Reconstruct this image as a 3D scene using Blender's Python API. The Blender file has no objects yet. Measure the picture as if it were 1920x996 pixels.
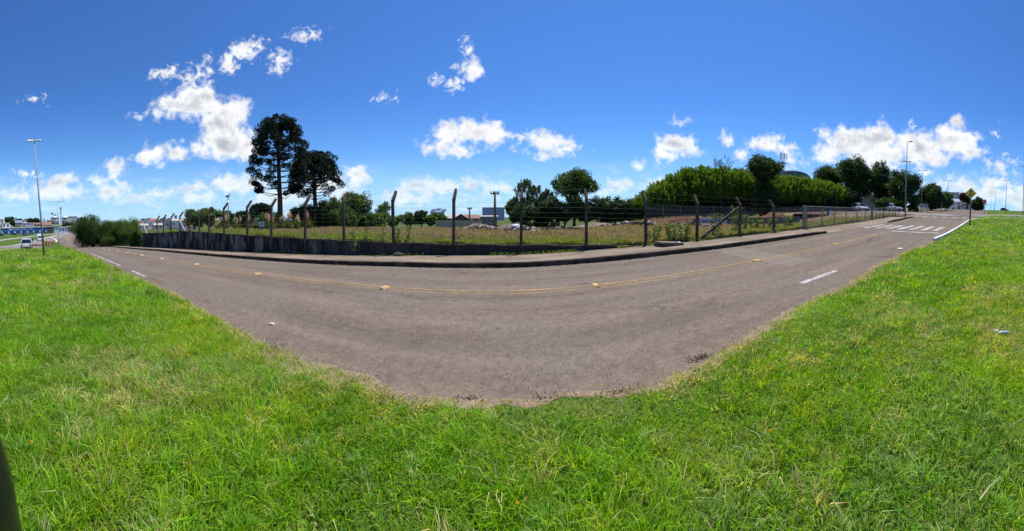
import bpy, math, random
import numpy as np
from math import radians as R, sin, cos, pi, tan, atan2, hypot, sqrt
from mathutils import Vector, Matrix
S = bpy.context.scene
COL = S.collection
rng = np.random.default_rng(7)
random.seed(7)

# ------------------------------------------------------------------ camera
FPX = 560.0; YC = 413.6; PITCH = R(1.7); YAW = 25/560; EYE = 1.6
cd = bpy.data.cameras.new("camera"); cam = bpy.data.objects.new("camera", cd); COL.objects.link(cam)
cd.type = 'PANO'; cd.panorama_type = 'CENTRAL_CYLINDRICAL'
cd.central_cylindrical_radius = 1.0
cd.central_cylindrical_range_u_min = -960/FPX; cd.central_cylindrical_range_u_max = 960/FPX
cd.central_cylindrical_range_v_min = (YC-996)/FPX; cd.central_cylindrical_range_v_max = YC/FPX
cd.clip_start = 0.02; cd.clip_end = 4000
cam.location = (0, 0, EYE); cam.rotation_euler = (R(90)-PITCH, 0, YAW)
S.camera = cam
_fw = np.array([-sin(YAW), cos(YAW), 0.]); _rt = np.array([cos(YAW), sin(YAW), 0.]); _up = np.array([0, 0, 1.])
_f2 = _fw*cos(PITCH)-_up*sin(PITCH); _u2 = _up*cos(PITCH)+_fw*sin(PITCH)
def ray(x, y):
    th = (x-960)/FPX
    return _rt*sin(th)+_f2*cos(th)+_u2*(YC-y)/FPX

# ------------------------------------------------------------------ sky, sun, exposure
SUN_EL, SUN_AZ = R(68), R(30)          # azimuth from +Y towards +X
SKY_STRENGTH = 0.11; SUN_STRENGTH = 5.0; EXPOSURE = 0.33
S.view_settings.view_transform = 'Standard'; S.view_settings.look = 'None'
S.view_settings.exposure = EXPOSURE; S.view_settings.gamma = 1; S.view_settings.use_curve_mapping = False
S.cycles.max_bounces = 6; S.cycles.transparent_max_bounces = 12
S.cycles.diffuse_bounces = 3; S.cycles.sample_clamp_indirect = 4
S.cycles.use_adaptive_sampling = True; S.cycles.adaptive_threshold = 0.012

class NT:
    "short-hand for node trees"
    def __init__(s, nt): s.nt = nt
    def n(s, typ, **kw):
        nd = s.nt.nodes.new(typ)
        for k, v in kw.items(): setattr(nd, k, v)
        return nd
    def set(s, sock, v):
        if hasattr(v, 'is_output') or isinstance(v, bpy.types.NodeSocket): s.nt.links.new(v, sock)
        elif v is not None:
            if sock.type == 'RGBA' and len(v) == 3: v = (*v, 1)
            sock.default_value = v
    def math(s, op, a, b=None, c=None, clamp=False):
        nd = s.n('ShaderNodeMath', operation=op, use_clamp=clamp)
        for i, v in enumerate((a, b, c)):
            if v is not None: s.set(nd.inputs[i], v)
        return nd.outputs[0]
    def vec(s, op, a, b=None, c=None):
        nd = s.n('ShaderNodeVectorMath', operation=op)
        for i, v in enumerate((a, b, c)):
            if v is not None: s.set(nd.inputs[i], v)
        return nd.outputs['Value' if op in ('LENGTH', 'DOT_PRODUCT', 'DISTANCE') else 'Vector']
    def comb(s, x, y, z=0.0):
        nd = s.n('ShaderNodeCombineXYZ')
        for i, v in enumerate((x, y, z)): s.set(nd.inputs[i], v)
        return nd.outputs[0]
    def sep(s, v):
        nd = s.n('ShaderNodeSeparateXYZ'); s.set(nd.inputs[0], v); return nd.outputs
    def noise(s, vec, scale=1.0, detail=4.0, rough=0.5, dist=0.0, dim='3D', lac=2.0):
        nd = s.n('ShaderNodeTexNoise', noise_dimensions=dim)
        s.set(nd.inputs['Vector'], vec); s.set(nd.inputs['Scale'], scale); nd.inputs['Detail'].default_value = detail
        nd.inputs['Roughness'].default_value = rough; nd.inputs['Distortion'].default_value = dist; nd.inputs['Lacunarity'].default_value = lac
        return nd.outputs[0]
    def voro(s, vec, scale=1.0, feature='F1', out='Distance', rand=1.0):
        nd = s.n('ShaderNodeTexVoronoi', feature=feature); s.set(nd.inputs['Vector'], vec); nd.inputs['Scale'].default_value = scale
        nd.inputs['Randomness'].default_value = rand
        return nd.outputs[out]
    def mapr(s, v, a, b, c=0.0, d=1.0, smooth=True):
        nd = s.n('ShaderNodeMapRange', interpolation_type='SMOOTHSTEP' if smooth else 'LINEAR')
        s.set(nd.inputs[0], v)
        for i, q in enumerate((a, b, c, d)): s.set(nd.inputs[i+1], q)
        return nd.outputs[0]
    def mix(s, f, a, b, typ='MIX'):
        nd = s.n('ShaderNodeMix', data_type='RGBA', blend_type=typ)
        s.set(nd.inputs[0], f); s.set(nd.inputs[6], a); s.set(nd.inputs[7], b)
        return nd.outputs[2]
    def bump(s, h, strength=0.3, dist=0.02):
        nd = s.n('ShaderNodeBump'); s.set(nd.inputs['Height'], h)
        nd.inputs['Strength'].default_value = strength; nd.inputs['Distance'].default_value = dist
        return nd.outputs[0]

def make_world():
    w = bpy.data.worlds.new("World"); S.world = w; w.use_nodes = True
    T = NT(w.node_tree); w.node_tree.nodes.clear()
    sky = T.n('ShaderNodeTexSky', sky_type='NISHITA', sun_disc=False, sun_elevation=SUN_EL, sun_rotation=SUN_AZ)
    sky.air_density = 1.0; sky.dust_density = 0.25; sky.ozone_density = 2.2; sky.altitude = 900
    skyc = T.mix(1.0, sky.outputs[0], (0.41, 0.755, 1.21, 1), 'MULTIPLY')
    co = T.n('ShaderNodeTexCoord').outputs['Generated']
    d = T.vec('NORMALIZE', co)
    x, y, z = T.sep(d)[0:3]
    hor = T.math('SQRT', T.math('ADD', T.math('MULTIPLY', x, x), T.math('MULTIPLY', y, y)))
    az = T.math('ARCTAN2', x, y); te = T.math('DIVIDE', z, T.math('MAXIMUM', hor, 0.05))
    P = T.comb(T.math('MULTIPLY', az, 5.6), T.math('MULTIPLY', te, 5.6), 0.0)       # 1 unit = about 10 degrees
    warp = T.vec('MULTIPLY', T.vec('SUBTRACT', T.n('ShaderNodeTexNoise').outputs['Color'], (0.5, 0.5, 0.5)), (0.16, 0.12, 0))
    wn = [n for n in w.node_tree.nodes if n.bl_idname == 'ShaderNodeTexNoise'][-1]
    T.set(wn.inputs['Vector'], P); wn.inputs['Scale'].default_value = 3.2; wn.inputs['Detail'].default_value = 3
    Pw = T.vec('ADD', P, warp)
    # clouds: (column, row, half width, half height, strength) in directions of the sky
    blobs = [
     # big cloud over the araucaria
     (330,196,40,22),(365,190,42,30),(395,200,32,22),(412,225,34,34),(445,212,24,28),(424,262,46,34),(462,272,30,26),
     (380,278,26,14),(330,284,34,15),(290,292,34,16),(300,212,22,10),
     
     
     # low left
     (216,316,21,15),(186,341,20,11),(212,360,36,15),(112,342,30,16),(100,360,46,18),(32,365,38,12),
     (255,370,28,8),(300,364,36,8),(355,352,30,9),(375,370,40,11),(430,345,40,16),(468,344,34,18),(515,372,50,16),(560,368,40,14),(620,345,40,20),(668,330,24,20),(640,362,34,12),
     # centre
     (884,132,20,18),
     (845,250,34,22),(890,246,48,20),(925,252,24,22),(822,276,30,15),(860,282,28,13),
     (1000,258,16,11),(1030,266,38,17),(1066,278,22,9),(1024,290,22,9),
     (790,350,44,14),(830,352,32,14),(752,368,32,16),(780,374,36,10),(888,345,26,11),(932,354,34,11),(925,366,18,7),(862,378,12,7),
     (1162,345,20,12),(1150,358,30,6),(1264,272,38,20),(1250,290,22,12),(1296,282,18,9),(1278,227,10,5),(1203,310,14,6),(1236,344,20,10),(1240,360,30,6),
     # right
     (1364,260,11,11),(1436,268,34,15),(1466,278,22,12),(1394,290,14,10),(1490,306,16,10),(1480,290,12,8),
     (1548,250,18,10),(1600,268,56,26),(1650,254,30,24),(1556,290,34,18),(1655,290,60,22),(1720,275,46,26),(1790,262,44,26),(1792,232,18,14),(1812,285,34,14),(1745,298,40,16),(1640,310,50,14),
     (1872,308,20,8),(1870,322,18,5),(1735,322,12,7),
     (1700,345,46,8),(1800,345,58,12),(1868,345,34,12),(1850,362,60,14),(1910,372,34,20),(1780,372,40,10)]
    wisps = [(310,138,24,11),(358,148,14,16),(372,133,10,8),(262,218,11,5),(430,118,16,18),(455,95,24,16),(478,84,18,9),(392,125,9,12),(386,152,8,10),(524,112,17,13),(518,128,10,11),(574,64,20,9),(68,184,9,3),(875,88,9,12),(868,128,10,6),(848,158,15,9),(820,150,9,7),(724,184,9,4),(966,258,14,6),(968,272,10,4),(1712,243,7,7),(1869,249,5,5),(1892,300,10,5),(150,368,12,7),(52,326,18,6)]
    f = None
    for (bx, by, rx, ry) in blobs:
        r = ray(bx, by); h = hypot(r[0], r[1]); cx = atan2(r[0], r[1])*5.6; cy = r[2]/h*5.6
        rx *= 0.0104; ry *= 0.0112
        dd = T.vec('LENGTH', T.vec('MULTIPLY_ADD', Pw, (1/rx, 1/ry, 0), (-cx/rx, -cy/ry, 0)))
        rm = min(rx, ry)*1.15
        g = T.math('MULTIPLY_ADD', dd, rm, -rm)
        f = g if f is None else T.math('SMOOTH_MIN', f, g, 0.07)
    fw_ = None
    for (bx, by, rx, ry) in wisps:
        r = ray(bx, by); h = hypot(r[0], r[1]); cx = atan2(r[0], r[1])*5.6; cy = r[2]/h*5.6; rx *= 0.0116; ry *= 0.0122
        dd = T.vec('LENGTH', T.vec('MULTIPLY_ADD', Pw, (1/rx, 1/ry, 0), (-cx/rx, -cy/ry, 0)))
        g = T.math('MULTIPLY_ADD', dd, min(rx, ry)*1.0, -min(rx, ry)*1.0)
        fw_ = g if fw_ is None else T.math('SMOOTH_MIN', fw_, g, 0.05)
    n1 = T.noise(P, 5.0, 7, 0.58, 0.15)
    n3 = T.noise(P, 2.6, 3, 0.5, 0.1); n3b = T.noise(T.vec('ADD', P, (0.04, 0.14, 0)), 2.6, 3, 0.5, 0.1)
    n2 = T.noise(P, 1.6, 4, 0.55, 0.2)
    # thin ragged wisps low over the horizon
    g = T.math('MULTIPLY_ADD', T.math('SUBTRACT', n1, 0.5), 0.58, f)
    g = T.math('MULTIPLY_ADD', T.math('SUBTRACT', n2, 0.5), 0.12, g)
    dens = T.mapr(g, 0.07, -0.16)
    low = T.mapr(te, 0.20, 0.03)
    wis = T.math('MULTIPLY', T.mapr(T.noise(T.vec('MULTIPLY', P, (1.0, 2.6, 1)), 2.1, 6, 0.6, 0.4), 0.50, 0.72), T.math('MULTIPLY', low, 0.55))
    nw = T.noise(T.vec('ADD', P, (5.3, 2.1, 0)), 7.0, 6, 0.62, 0.5)
    gw = T.math('MULTIPLY_ADD', T.math('SUBTRACT', nw, 0.5), 0.75, fw_)
    dens = T.math('MAXIMUM', dens, T.math('MULTIPLY', T.mapr(gw, 0.05, -0.16), 0.92))
    thick = T.mapr(g, -0.02, -0.42)
    relief = T.math('MULTIPLY_ADD', T.math('SUBTRACT', n3, n3b), 0.75, 0.0)   # sunlit tops, greyer undersides
    br = T.math('ADD', T.math('MULTIPLY_ADD', thick, -0.25, 1.03), relief)
    br = T.math('MINIMUM', T.math('MAXIMUM', br, 0.66), 1.10)
    white = T.mix(T.mapr(br, 0.68, 0.98), (0.78, 0.82, 0.90, 1), (1.0, 1.0, 1.0, 1))
    cl = T.vec('SCALE', white); T.set(cl.node.inputs['Scale'], T.math('MULTIPLY', br, 7.3))
    # pale air above the horizon
    hz = T.math('MULTIPLY', T.math('POWER', T.mapr(te, 0.42, -0.02, smooth=False), 2.0), 0.62)
    base = T.mix(hz, skyc, (2.3, 4.7, 6.8, 1))
    a = T.math('MAXIMUM', T.math('MULTIPLY', dens, 0.96), wis)
    colr = T.mix(a, base, cl)
    colr = T.mix(T.math('MULTIPLY', T.mapr(te, 0.22, 0.0), 0.5), colr, (4.2, 6.0, 7.6, 1))
    bg = T.n('ShaderNodeBackground'); T.set(bg.inputs[0], colr); bg.inputs[1].default_value = SKY_STRENGTH
    out = T.n('ShaderNodeOutputWorld'); w.node_tree.links.new(bg.outputs[0], out.inputs[0])
    w.cycles.sampling_method = 'MANUAL'; w.cycles.sample_map_resolution = 512
make_world()
sd = bpy.data.lights.new("sun", 'SUN'); so = bpy.data.objects.new("sun", sd); COL.objects.link(so)
sd.energy = SUN_STRENGTH; sd.angle = R(0.53); sd.color = (1.0, 0.955, 0.89)
sv = Vector((sin(SUN_AZ)*cos(SUN_EL), cos(SUN_AZ)*cos(SUN_EL), sin(SUN_EL)))
so.rotation_euler = sv.to_track_quat('Z', 'Y').to_euler(); so.location = (0, 0, 60)
# ------------------------------------------------------------------ helpers: tags, meshes
def tag(o, label=None, cat=None, group=None, kind=None):
    if label: o['label'] = label
    if cat: o['category'] = cat
    if group: o['group'] = group
    if kind: o['kind'] = kind
    return o
def empty(name, loc=(0, 0, 0), rz=0.0, label=None, cat=None, group=None):
    o = bpy.data.objects.new(name, None); COL.objects.link(o); o.location = loc; o.rotation_euler = (0, 0, rz)
    o.empty_display_size = 0.2
    return tag(o, label, cat, group)
def link(name, me, mat=None, parent=None, smooth=False):
    if mat is not None:
        for m_ in (mat if isinstance(mat, (list, tuple)) else [mat]): me.materials.append(m_)
    if smooth and len(me.polygons): me.polygons.foreach_set('use_smooth', [True]*len(me.polygons))
    o = bpy.data.objects.new(name, me); COL.objects.link(o)
    if parent is not None: o.parent = parent
    return o
def np_mesh(name, V, quads=None, tris=None, col=None):
    "mesh from numpy arrays; col = per vertex rgb colour"
    me = bpy.data.meshes.new(name); V = np.asarray(V, np.float32)
    nq = 0 if quads is None else len(quads); nt = 0 if tris is None else len(tris)
    me.vertices.add(len(V)); me.vertices.foreach_set('co', V.ravel())
    idx = []; 
    if nq: idx.append(np.asarray(quads, np.int32).ravel())
    if nt: idx.append(np.asarray(tris, np.int32).ravel())
    idx = np.concatenate(idx); me.loops.add(len(idx)); me.loops.foreach_set('vertex_index', idx)
    st = np.concatenate([np.arange(nq)*4, nq*4+np.arange(nt)*3]).astype(np.int32)
    me.polygons.add(nq+nt); me.polygons.foreach_set('loop_start', st)
    if col is not None:
        a = me.color_attributes.new('tint', 'FLOAT_COLOR', 'POINT')
        c = np.ones((len(V), 4), np.float32); c[:, :3] = col; a.data.foreach_set('color', c.ravel())
    me.update(calc_edges=True)
    return me
class MB:
    "collects boxes, bars, tubes, prisms; build() links ONE mesh"
    def __init__(s): s.v = []; s.f = []
    def add(s, vs, fs):
        o = len(s.v); s.v += [tuple(v) for v in vs]; s.f += [tuple(i+o for i in f) for f in fs]; return s
    def box(s, c, size, rz=0.0, M=None):
        sx, sy, sz = [q/2 for q in size]; vs = []
        for z in (-sz, sz):
            for x, y in ((-sx, -sy), (sx, -sy), (sx, sy), (-sx, sy)):
                p = Vector((x, y, z))
                if M is not None: p = M @ p
                if rz: p = Vector((p.x*cos(rz)-p.y*sin(rz), p.x*sin(rz)+p.y*cos(rz), p.z))
                vs.append(p+Vector(c))
        return s.add(vs, [(3, 2, 1, 0), (4, 5, 6, 7), (0, 1, 5, 4), (1, 2, 6, 5), (2, 3, 7, 6), (3, 0, 4, 7)])
    def tube(s, pts, rad, n=8, cap=True):
        pts = [Vector(p) for p in pts]; k = len(pts)
        rads = rad if isinstance(rad, (list, tuple)) else [rad]*k
        rings = []; prev = None
        for i, p in enumerate(pts):
            t = (pts[min(i+1, k-1)]-pts[max(i-1, 0)]).normalized()
            a = Vector((0, 0, 1)) if abs(t.z) < 0.9 else Vector((1, 0, 0))
            if prev is not None: a = prev
            u = (a-t*a.dot(t)).normalized(); w = t.cross(u); prev = u
            rings.append([p+(u*cos(2*pi*j/n)+w*sin(2*pi*j/n))*rads[i] for j in range(n)])
        vs = [q for r in rings for q in r]; fs = []
        for i in range(k-1):
            for j in range(n):
                a, b = i*n+j, i*n+(j+1) % n
                fs.append((a, b, b+n, a+n))
        if cap: fs.append(tuple(range(n-1, -1, -1))); fs.append(tuple((k-1)*n+j for j in range(n)))
        return s.add(vs, fs)
    def bar(s, a, b, w, h):
        "square bar from a to b"
        a = Vector(a); b = Vector(b); t = (b-a).normalized(); up = Vector((0, 0, 1)) if abs(t.z) < 0.95 else Vector((0, 1, 0))
        u = t.cross(up).normalized(); q = u.cross(t).normalized(); vs = []
        for p in (a, b):
            for i, j in ((-1, -1), (1, -1), (1, 1), (-1, 1)): vs.append(p+u*i*w/2+q*j*h/2)
        return s.add(vs, [(3, 2, 1, 0), (4, 5, 6, 7), (0, 1, 5, 4), (1, 2, 6, 5), (2, 3, 7, 6), (3, 0, 4, 7)])
    def prism(s, poly, axis_from, axis_to):
        "poly: list of 3D points, extruded by the vector axis_to-axis_from"
        d = Vector(axis_to)-Vector(axis_from); n = len(poly); P = [Vector(p) for p in poly]
        return s.add(P+[p+d for p in P], [tuple(range(n-1, -1, -1)), tuple(range(n, 2*n))]+[(i, (i+1) % n, n+(i+1) % n, n+i) for i in range(n)])
    def lathe(s, c, prof, n=16):
        vs = []; fs = []; k = len(prof)
        for r_, z in prof:
            for j in range(n): vs.append((c[0]+r_*cos(2*pi*j/n), c[1]+r_*sin(2*pi*j/n), c[2]+z))
        for i in range(k-1):
            for j in range(n):
                a, b = i*n+j, i*n+(j+1) % n
                fs.append((a, b, b+n, a+n))
        fs.append(tuple(range(n-1, -1, -1))); fs.append(tuple((k-1)*n+j for j in range(n)))
        return s.add(vs, fs)
    def build(s, name, mat, parent=None, smooth=False, bevel=0.0):
        me = bpy.data.meshes.new(name); me.from_pydata([tuple(v) for v in s.v], [], s.f); me.update()
        o = link(name, me, mat, parent, smooth)
        if bevel:
            b = o.modifiers.new('bevel', 'BEVEL'); b.width = bevel; b.segments = 2; b.limit_method = 'ANGLE'
        return o
_ORD = ['first', 'second', 'third', 'fourth', 'fifth', 'sixth', 'seventh', 'eighth', 'ninth', 'tenth', 'eleventh', 'twelfth',
        'thirteenth', 'fourteenth', 'fifteenth', 'sixteenth', 'seventeenth', 'eighteenth', 'nineteenth', 'twentieth',
        'twenty-first', 'twenty-second', 'twenty-third', 'twenty-fourth', 'twenty-fifth', 'twenty-sixth', 'twenty-seventh', 'twenty-eighth', 'twenty-ninth', 'thirtieth']
def fbm(x, y, s=1.0, seed=0):
    "cheap smooth pseudo noise for numpy arrays, about -1..1"
    v = 0; a = 1.0; tot = 0
    r = np.random.default_rng(seed)
    for k in range(5):
        for _ in range(3):
            th = r.uniform(0, 2*pi); ph = r.uniform(0, 2*pi); fr = s*2**k*r.uniform(0.8, 1.25)
            v = v+a*np.sin((x*np.cos(th)+y*np.sin(th))*fr+ph+1.3*np.sin((y*np.cos(th)-x*np.sin(th))*fr*0.7+ph*2))
            tot += a
        a *= 0.55
    return v/tot*2.0

# ------------------------------------------------------------------ materials
def pmat(name, col, rough=0.8, var=0.15, scale=3.0, bump=0.0, bscale=40, metal=0.0, spec=0.3, dirt=None, dirt_amt=0.5, dscale=1.2, stretch=(1, 1, 1), transl=0.0):
    m = bpy.data.materials.new(name); m.use_nodes = True; T = NT(m.node_tree); b = m.node_tree.nodes['Principled BSDF']
    co = T.n('ShaderNodeTexCoord').outputs['Object']; co = T.vec('MULTIPLY', co, stretch)
    n = T.noise(co, scale, 5, 0.6)
    c = T.mix(n, tuple(q*(1-var) for q in col), tuple(min(1, q*(1+var)) for q in col))
    if dirt is not None:
        c = T.mix(T.mapr(T.noise(co, dscale, 6, 0.65), 0.5-dirt_amt*0.35, 0.78-dirt_amt*0.2), c, dirt)
    T.set(b.inputs['Base Color'], c); b.inputs['Roughness'].default_value = rough; b.inputs['Metallic'].default_value = metal
    b.inputs['Specular IOR Level'].default_value = spec
    if bump: T.set(b.inputs['Normal'], T.bump(T.noise(co, bscale, 4, 0.6), bump, 0.01))
    return m
def leaf_mat(name, transl=0.45, rough=0.55, spec=0.25, gain=1.0):
    "foliage: own tint per leaf, part of the light comes through"
    m = bpy.data.materials.new(name); m.use_nodes = True; T = NT(m.node_tree); b = m.node_tree.nodes['Principled BSDF']
    a = T.n('ShaderNodeAttribute', attribute_name='tint').outputs['Color']
    if gain != 1.0:
        a = T.vec('SCALE', a); a.node.inputs['Scale'].default_value = gain
    T.set(b.inputs['Base Color'], a); b.inputs['Roughness'].default_value = rough; b.inputs['Specular IOR Level'].default_value = spec
    tr = T.n('ShaderNodeBsdfTranslucent'); T.set(tr.inputs[0], T.mix(1.0, a, (1.25, 1.15, 0.5, 1), 'MULTIPLY'))
    mx = T.n('ShaderNodeMixShader'); mx.inputs[0].default_value = transl
    out = m.node_tree.nodes['Material Output']
    m.node_tree.links.new(b.outputs[0], mx.inputs[1]); m.node_tree.links.new(tr.outputs[0], mx.inputs[2]); m.node_tree.links.new(mx.outputs[0], out.inputs[0])
    return m
M = {}
M['leaf'] = leaf_mat('foliage'); M['blade'] = leaf_mat('grass_blade', 0.55, 0.45, 0.3)
M['needle'] = leaf_mat('needles', 0.2, 0.6, 0.15)
M['bark'] = pmat('bark', (0.055, 0.04, 0.03), 0.95, 0.35, 6, 0.5, 30)
M['bark_pale'] = pmat('pale_bark', (0.22, 0.18, 0.14), 0.95, 0.35, 6, 0.5, 30)
M['concrete'] = pmat('concrete_post', (0.125, 0.088, 0.064), 0.95, 0.3, 9, 0.5, 60, dirt=(0.035, 0.025, 0.02), dirt_amt=0.75, dscale=5)
M['concrete_light'] = pmat('pale_concrete', (0.42, 0.40, 0.36), 0.9, 0.2, 6, 0.3, 60, dirt=(0.2, 0.17, 0.14), dirt_amt=0.5, dscale=3)
M['white_paint'] = pmat('white_paint', (0.72, 0.72, 0.70), 0.6, 0.06, 4, dirt=(0.45, 0.42, 0.38), dirt_amt=0.25)
M['galv'] = pmat('galvanised_steel', (0.42, 0.43, 0.44), 0.45, 0.12, 12, metal=0.6)
M['pole'] = pmat('painted_steel_pole', (0.20, 0.23, 0.27), 0.6, 0.1, 6, metal=0.2)
M['rust'] = pmat('rusty_steel', (0.16, 0.085, 0.05), 0.9, 0.4, 14, 0.2)
M['wire'] = pmat('wire', (0.22, 0.21, 0.20), 0.6, 0.1, 5, metal=0.4)
M['dark'] = pmat('dark_plastic', (0.02, 0.02, 0.022), 0.5, 0.1, 5)
M['wood'] = pmat('weathered_wood', (0.13, 0.10, 0.08), 0.95, 0.3, 5, 0.3, stretch=(6, 6, 0.6))

def ground_mat(name, cols, scales, rough=1.0, bump=0.6, bscale=9.0, bdist=0.05):
    "soil / turf under the blades: three colours in patches, world-space"
    m = bpy.data.materials.new(name); m.use_nodes = True; T = NT(m.node_tree); b = m.node_tree.nodes['Principled BSDF']
    P = T.n('ShaderNodeNewGeometry').outputs['Position']
    n1 = T.noise(P, scales[0], 6, 0.65); n2 = T.noise(T.vec('ADD', P, (31, 7, 3)), scales[1], 5, 0.6); n3 = T.noise(P, scales[2], 4, 0.7)
    c = T.mix(T.mapr(n1, 0.42, 0.6), cols[0], cols[1]); c = T.mix(T.mapr(n2, 0.52, 0.68), c, cols[2])
    c = T.mix(T.mapr(n3, 0.3, 0.7), T.vec('MULTIPLY', c, (0.62, 0.62, 0.62)), T.vec('MULTIPLY', c, (1.35, 1.35, 1.35)))
    if name == 'field_soil':
        c = T.mix(T.mapr(T.math('ADD', T.sep(P)[1], T.math('MULTIPLY', n1, 10)), 36, 48), c, T.mix(n3, (0.04, 0.06, 0.015, 1), (0.10, 0.12, 0.03, 1)))
    T.set(b.inputs['Base Color'], c); b.inputs['Roughness'].default_value = rough; b.inputs['Specular IOR Level'].default_value = 0.1
    T.set(b.inputs['Normal'], T.bump(T.noise(P, bscale, 6, 0.7), bump, bdist))
    return m
M['turf'] = ground_mat('turf', ((0.055, 0.105, 0.014), (0.075, 0.13, 0.016), (0.11, 0.115, 0.035)), (0.5, 0.33, 22))
M['field'] = ground_mat('field_soil', ((0.19, 0.135, 0.105), (0.17, 0.14, 0.085), (0.14, 0.14, 0.05)), (0.22, 0.12, 8))
M['sand'] = ground_mat('sandy_dirt', ((0.25, 0.185, 0.13), (0.20, 0.145, 0.10), (0.16, 0.13, 0.06)), (1.5, 2.2, 40), bump=0.4, bdist=0.01)
M['earth'] = ground_mat('red_earth', ((0.13, 0.06, 0.04), (0.17, 0.09, 0.06), (0.10, 0.09, 0.04)), (0.8, 0.4, 6), bump=1.0, bdist=0.12)
M['dirt'] = ground_mat('rubble_dirt', ((0.26, 0.21, 0.17), (0.18, 0.13, 0.1), (0.12, 0.13, 0.05)), (0.8, 0.5, 7), bump=1.0, bdist=0.1)

def asphalt_mat(name='asphalt', tone=1.0):
    m = bpy.data.materials.new(name); m.use_nodes = True; T = NT(m.node_tree); b = m.node_tree.nodes['Principled BSDF']
    P = T.n('ShaderNodeNewGeometry').outputs['Position']; X, Y, Z = T.sep(P)[0:3]
    streak = T.noise(T.vec('MULTIPLY', P, (0.10, 1.5, 0)), 1.0, 5, 0.6)
    patch = T.noise(P, 0.45, 6, 0.62); fine = T.noise(P, 55, 3, 0.8); mid = T.noise(P, 9, 5, 0.7)
    c = T.mix(T.mapr(streak, 0.35, 0.66), (0.138*tone, 0.107*tone, 0.082*tone, 1), (0.190*tone, 0.149*tone, 0.114*tone, 1))
    c = T.mix(T.mapr(patch, 0.40, 0.65), c, (0.166*tone, 0.135*tone, 0.108*tone, 1))
    # dusty brown margin towards the verge, worn wheel tracks
    dust = T.mapr(T.math('ADD', Y, T.math('MULTIPLY', T.math('SUBTRACT', mid, 0.5), 0.7)), 3.05, 2.40)
    c = T.mix(T.math('MULTIPLY', dust, 0.5), c, (0.165, 0.125, 0.09, 1))
    k = T.mapr(T.math('MULTIPLY', fine, T.mapr(mid, 0.3, 0.7, 0.8, 1.2)), 0.34, 0.68, 0.72, 1.26, smooth=False)
    c = T.mix(1.0, c, T.comb(k, k, k), 'MULTIPLY')
    # pits, pale and dark chips
    v = T.n('ShaderNodeTexVoronoi'); T.set(v.inputs['Vector'], P); v.inputs['Scale'].default_value = 40
    cr = T.sep(v.outputs['Color'])
    chip = T.math('MULTIPLY', T.math('GREATER_THAN', cr[0], 0.965), T.math('LESS_THAN', v.outputs['Distance'], 0.33))
    c = T.mix(T.math('MULTIPLY', chip, 0.4), c, (0.33, 0.30, 0.27, 1))
    pit = T.math('MULTIPLY', T.math('LESS_THAN', cr[1], T.mapr(patch, 0.3, 0.7, 0.10, 0.30)), T.math('LESS_THAN', v.outputs['Distance'], 0.36))
    c = T.mix(T.math('MULTIPLY', pit, 0.6), c, (0.03, 0.027, 0.025, 1))
    crn = T.n('ShaderNodeTexVoronoi', feature='DISTANCE_TO_EDGE'); T.set(crn.inputs['Vector'], T.vec('ADD', T.vec('MULTIPLY', P, (0.5, 1.0, 0)), T.vec('SCALE', T.comb(mid, fine, 0)))); crn.inputs['Scale'].default_value = 0.55
    crack = T.math('MULTIPLY', T.mapr(crn.outputs['Distance'], 0.016, 0.004), T.mapr(T.noise(P, 0.7, 3, 0.5), 0.50, 0.62))
    c = T.mix(T.math('MULTIPLY', crack, 0.8), c, (0.035, 0.03, 0.028, 1))
    # two darker worn wheel tracks and a few old oil drips per lane
    for yc in (3.5, 5.0, 6.9, 8.0):
        trk = T.mapr(T.math('ABSOLUTE', T.math('SUBTRACT', T.math('MULTIPLY_ADD', T.math('SUBTRACT', patch, 0.5), 0.6, Y), yc)), 0.36, 0.05)
        c = T.mix(T.math('MULTIPLY', T.math('MULTIPLY', trk, T.mapr(T.noise(T.vec('MULTIPLY', P, (0.25, 2.0, 0)), 1.0, 4, 0.6), 0.35, 0.65)), 0.28), c, (0.085, 0.072, 0.064, 1))
    oil = T.n('ShaderNodeTexVoronoi'); T.set(oil.inputs['Vector'], T.vec('ADD', P, (3, 9, 0))); oil.inputs['Scale'].default_value = 0.8
    spot = T.math('MULTIPLY', T.mapr(T.math('ADD', oil.outputs['Distance'], T.math('MULTIPLY', mid, 0.25)), 0.24, 0.15), T.math('GREATER_THAN', T.sep(oil.outputs['Color'])[2], 0.72))
    c = T.mix(T.math('MULTIPLY', spot, 0.35), c, (0.05, 0.043, 0.04, 1))
    # repaired strip across the road and a paving joint just short of the yellow lines
    wob = T.math('MULTIPLY', T.math('SUBTRACT', mid, 0.5), 0.35)
    rep = T.math('MULTIPLY', T.mapr(T.math('ABSOLUTE', T.math('SUBTRACT', T.math('ADD', X, wob), T.math('MULTIPLY_ADD', Y, 0.03, 6.35))), 0.62, 0.55), T.mapr(Y, 4.7, 4.8))
    c = T.mix(T.math('MULTIPLY', rep, 0.32), c, (0.23, 0.20, 0.17, 1))
    jn = T.math('MULTIPLY', T.mapr(T.math('ABSOLUTE', T.math('SUBTRACT', T.math('MULTIPLY_ADD', wob, 0.08, Y), 5.52)), 0.035, 0.008), 0.4)
    c = T.mix(jn, c, (0.06, 0.05, 0.045, 1))
    T.set(b.inputs['Base Color'], c); b.inputs['Roughness'].default_value = 0.95; b.inputs['Specular IOR Level'].default_value = 0.08
    hgt = T.math('ADD', T.math('MULTIPLY', fine, 1.0), T.math('MULTIPLY', pit, -0.6))
    T.set(b.inputs['Normal'], T.bump(hgt, 0.45, 0.012))
    return m
M['asphalt'] = asphalt_mat()
M['asphalt_far'] = pmat('far_asphalt', (0.20, 0.18, 0.165), 0.95, 0.2, 0.5, spec=0.1)
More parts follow.
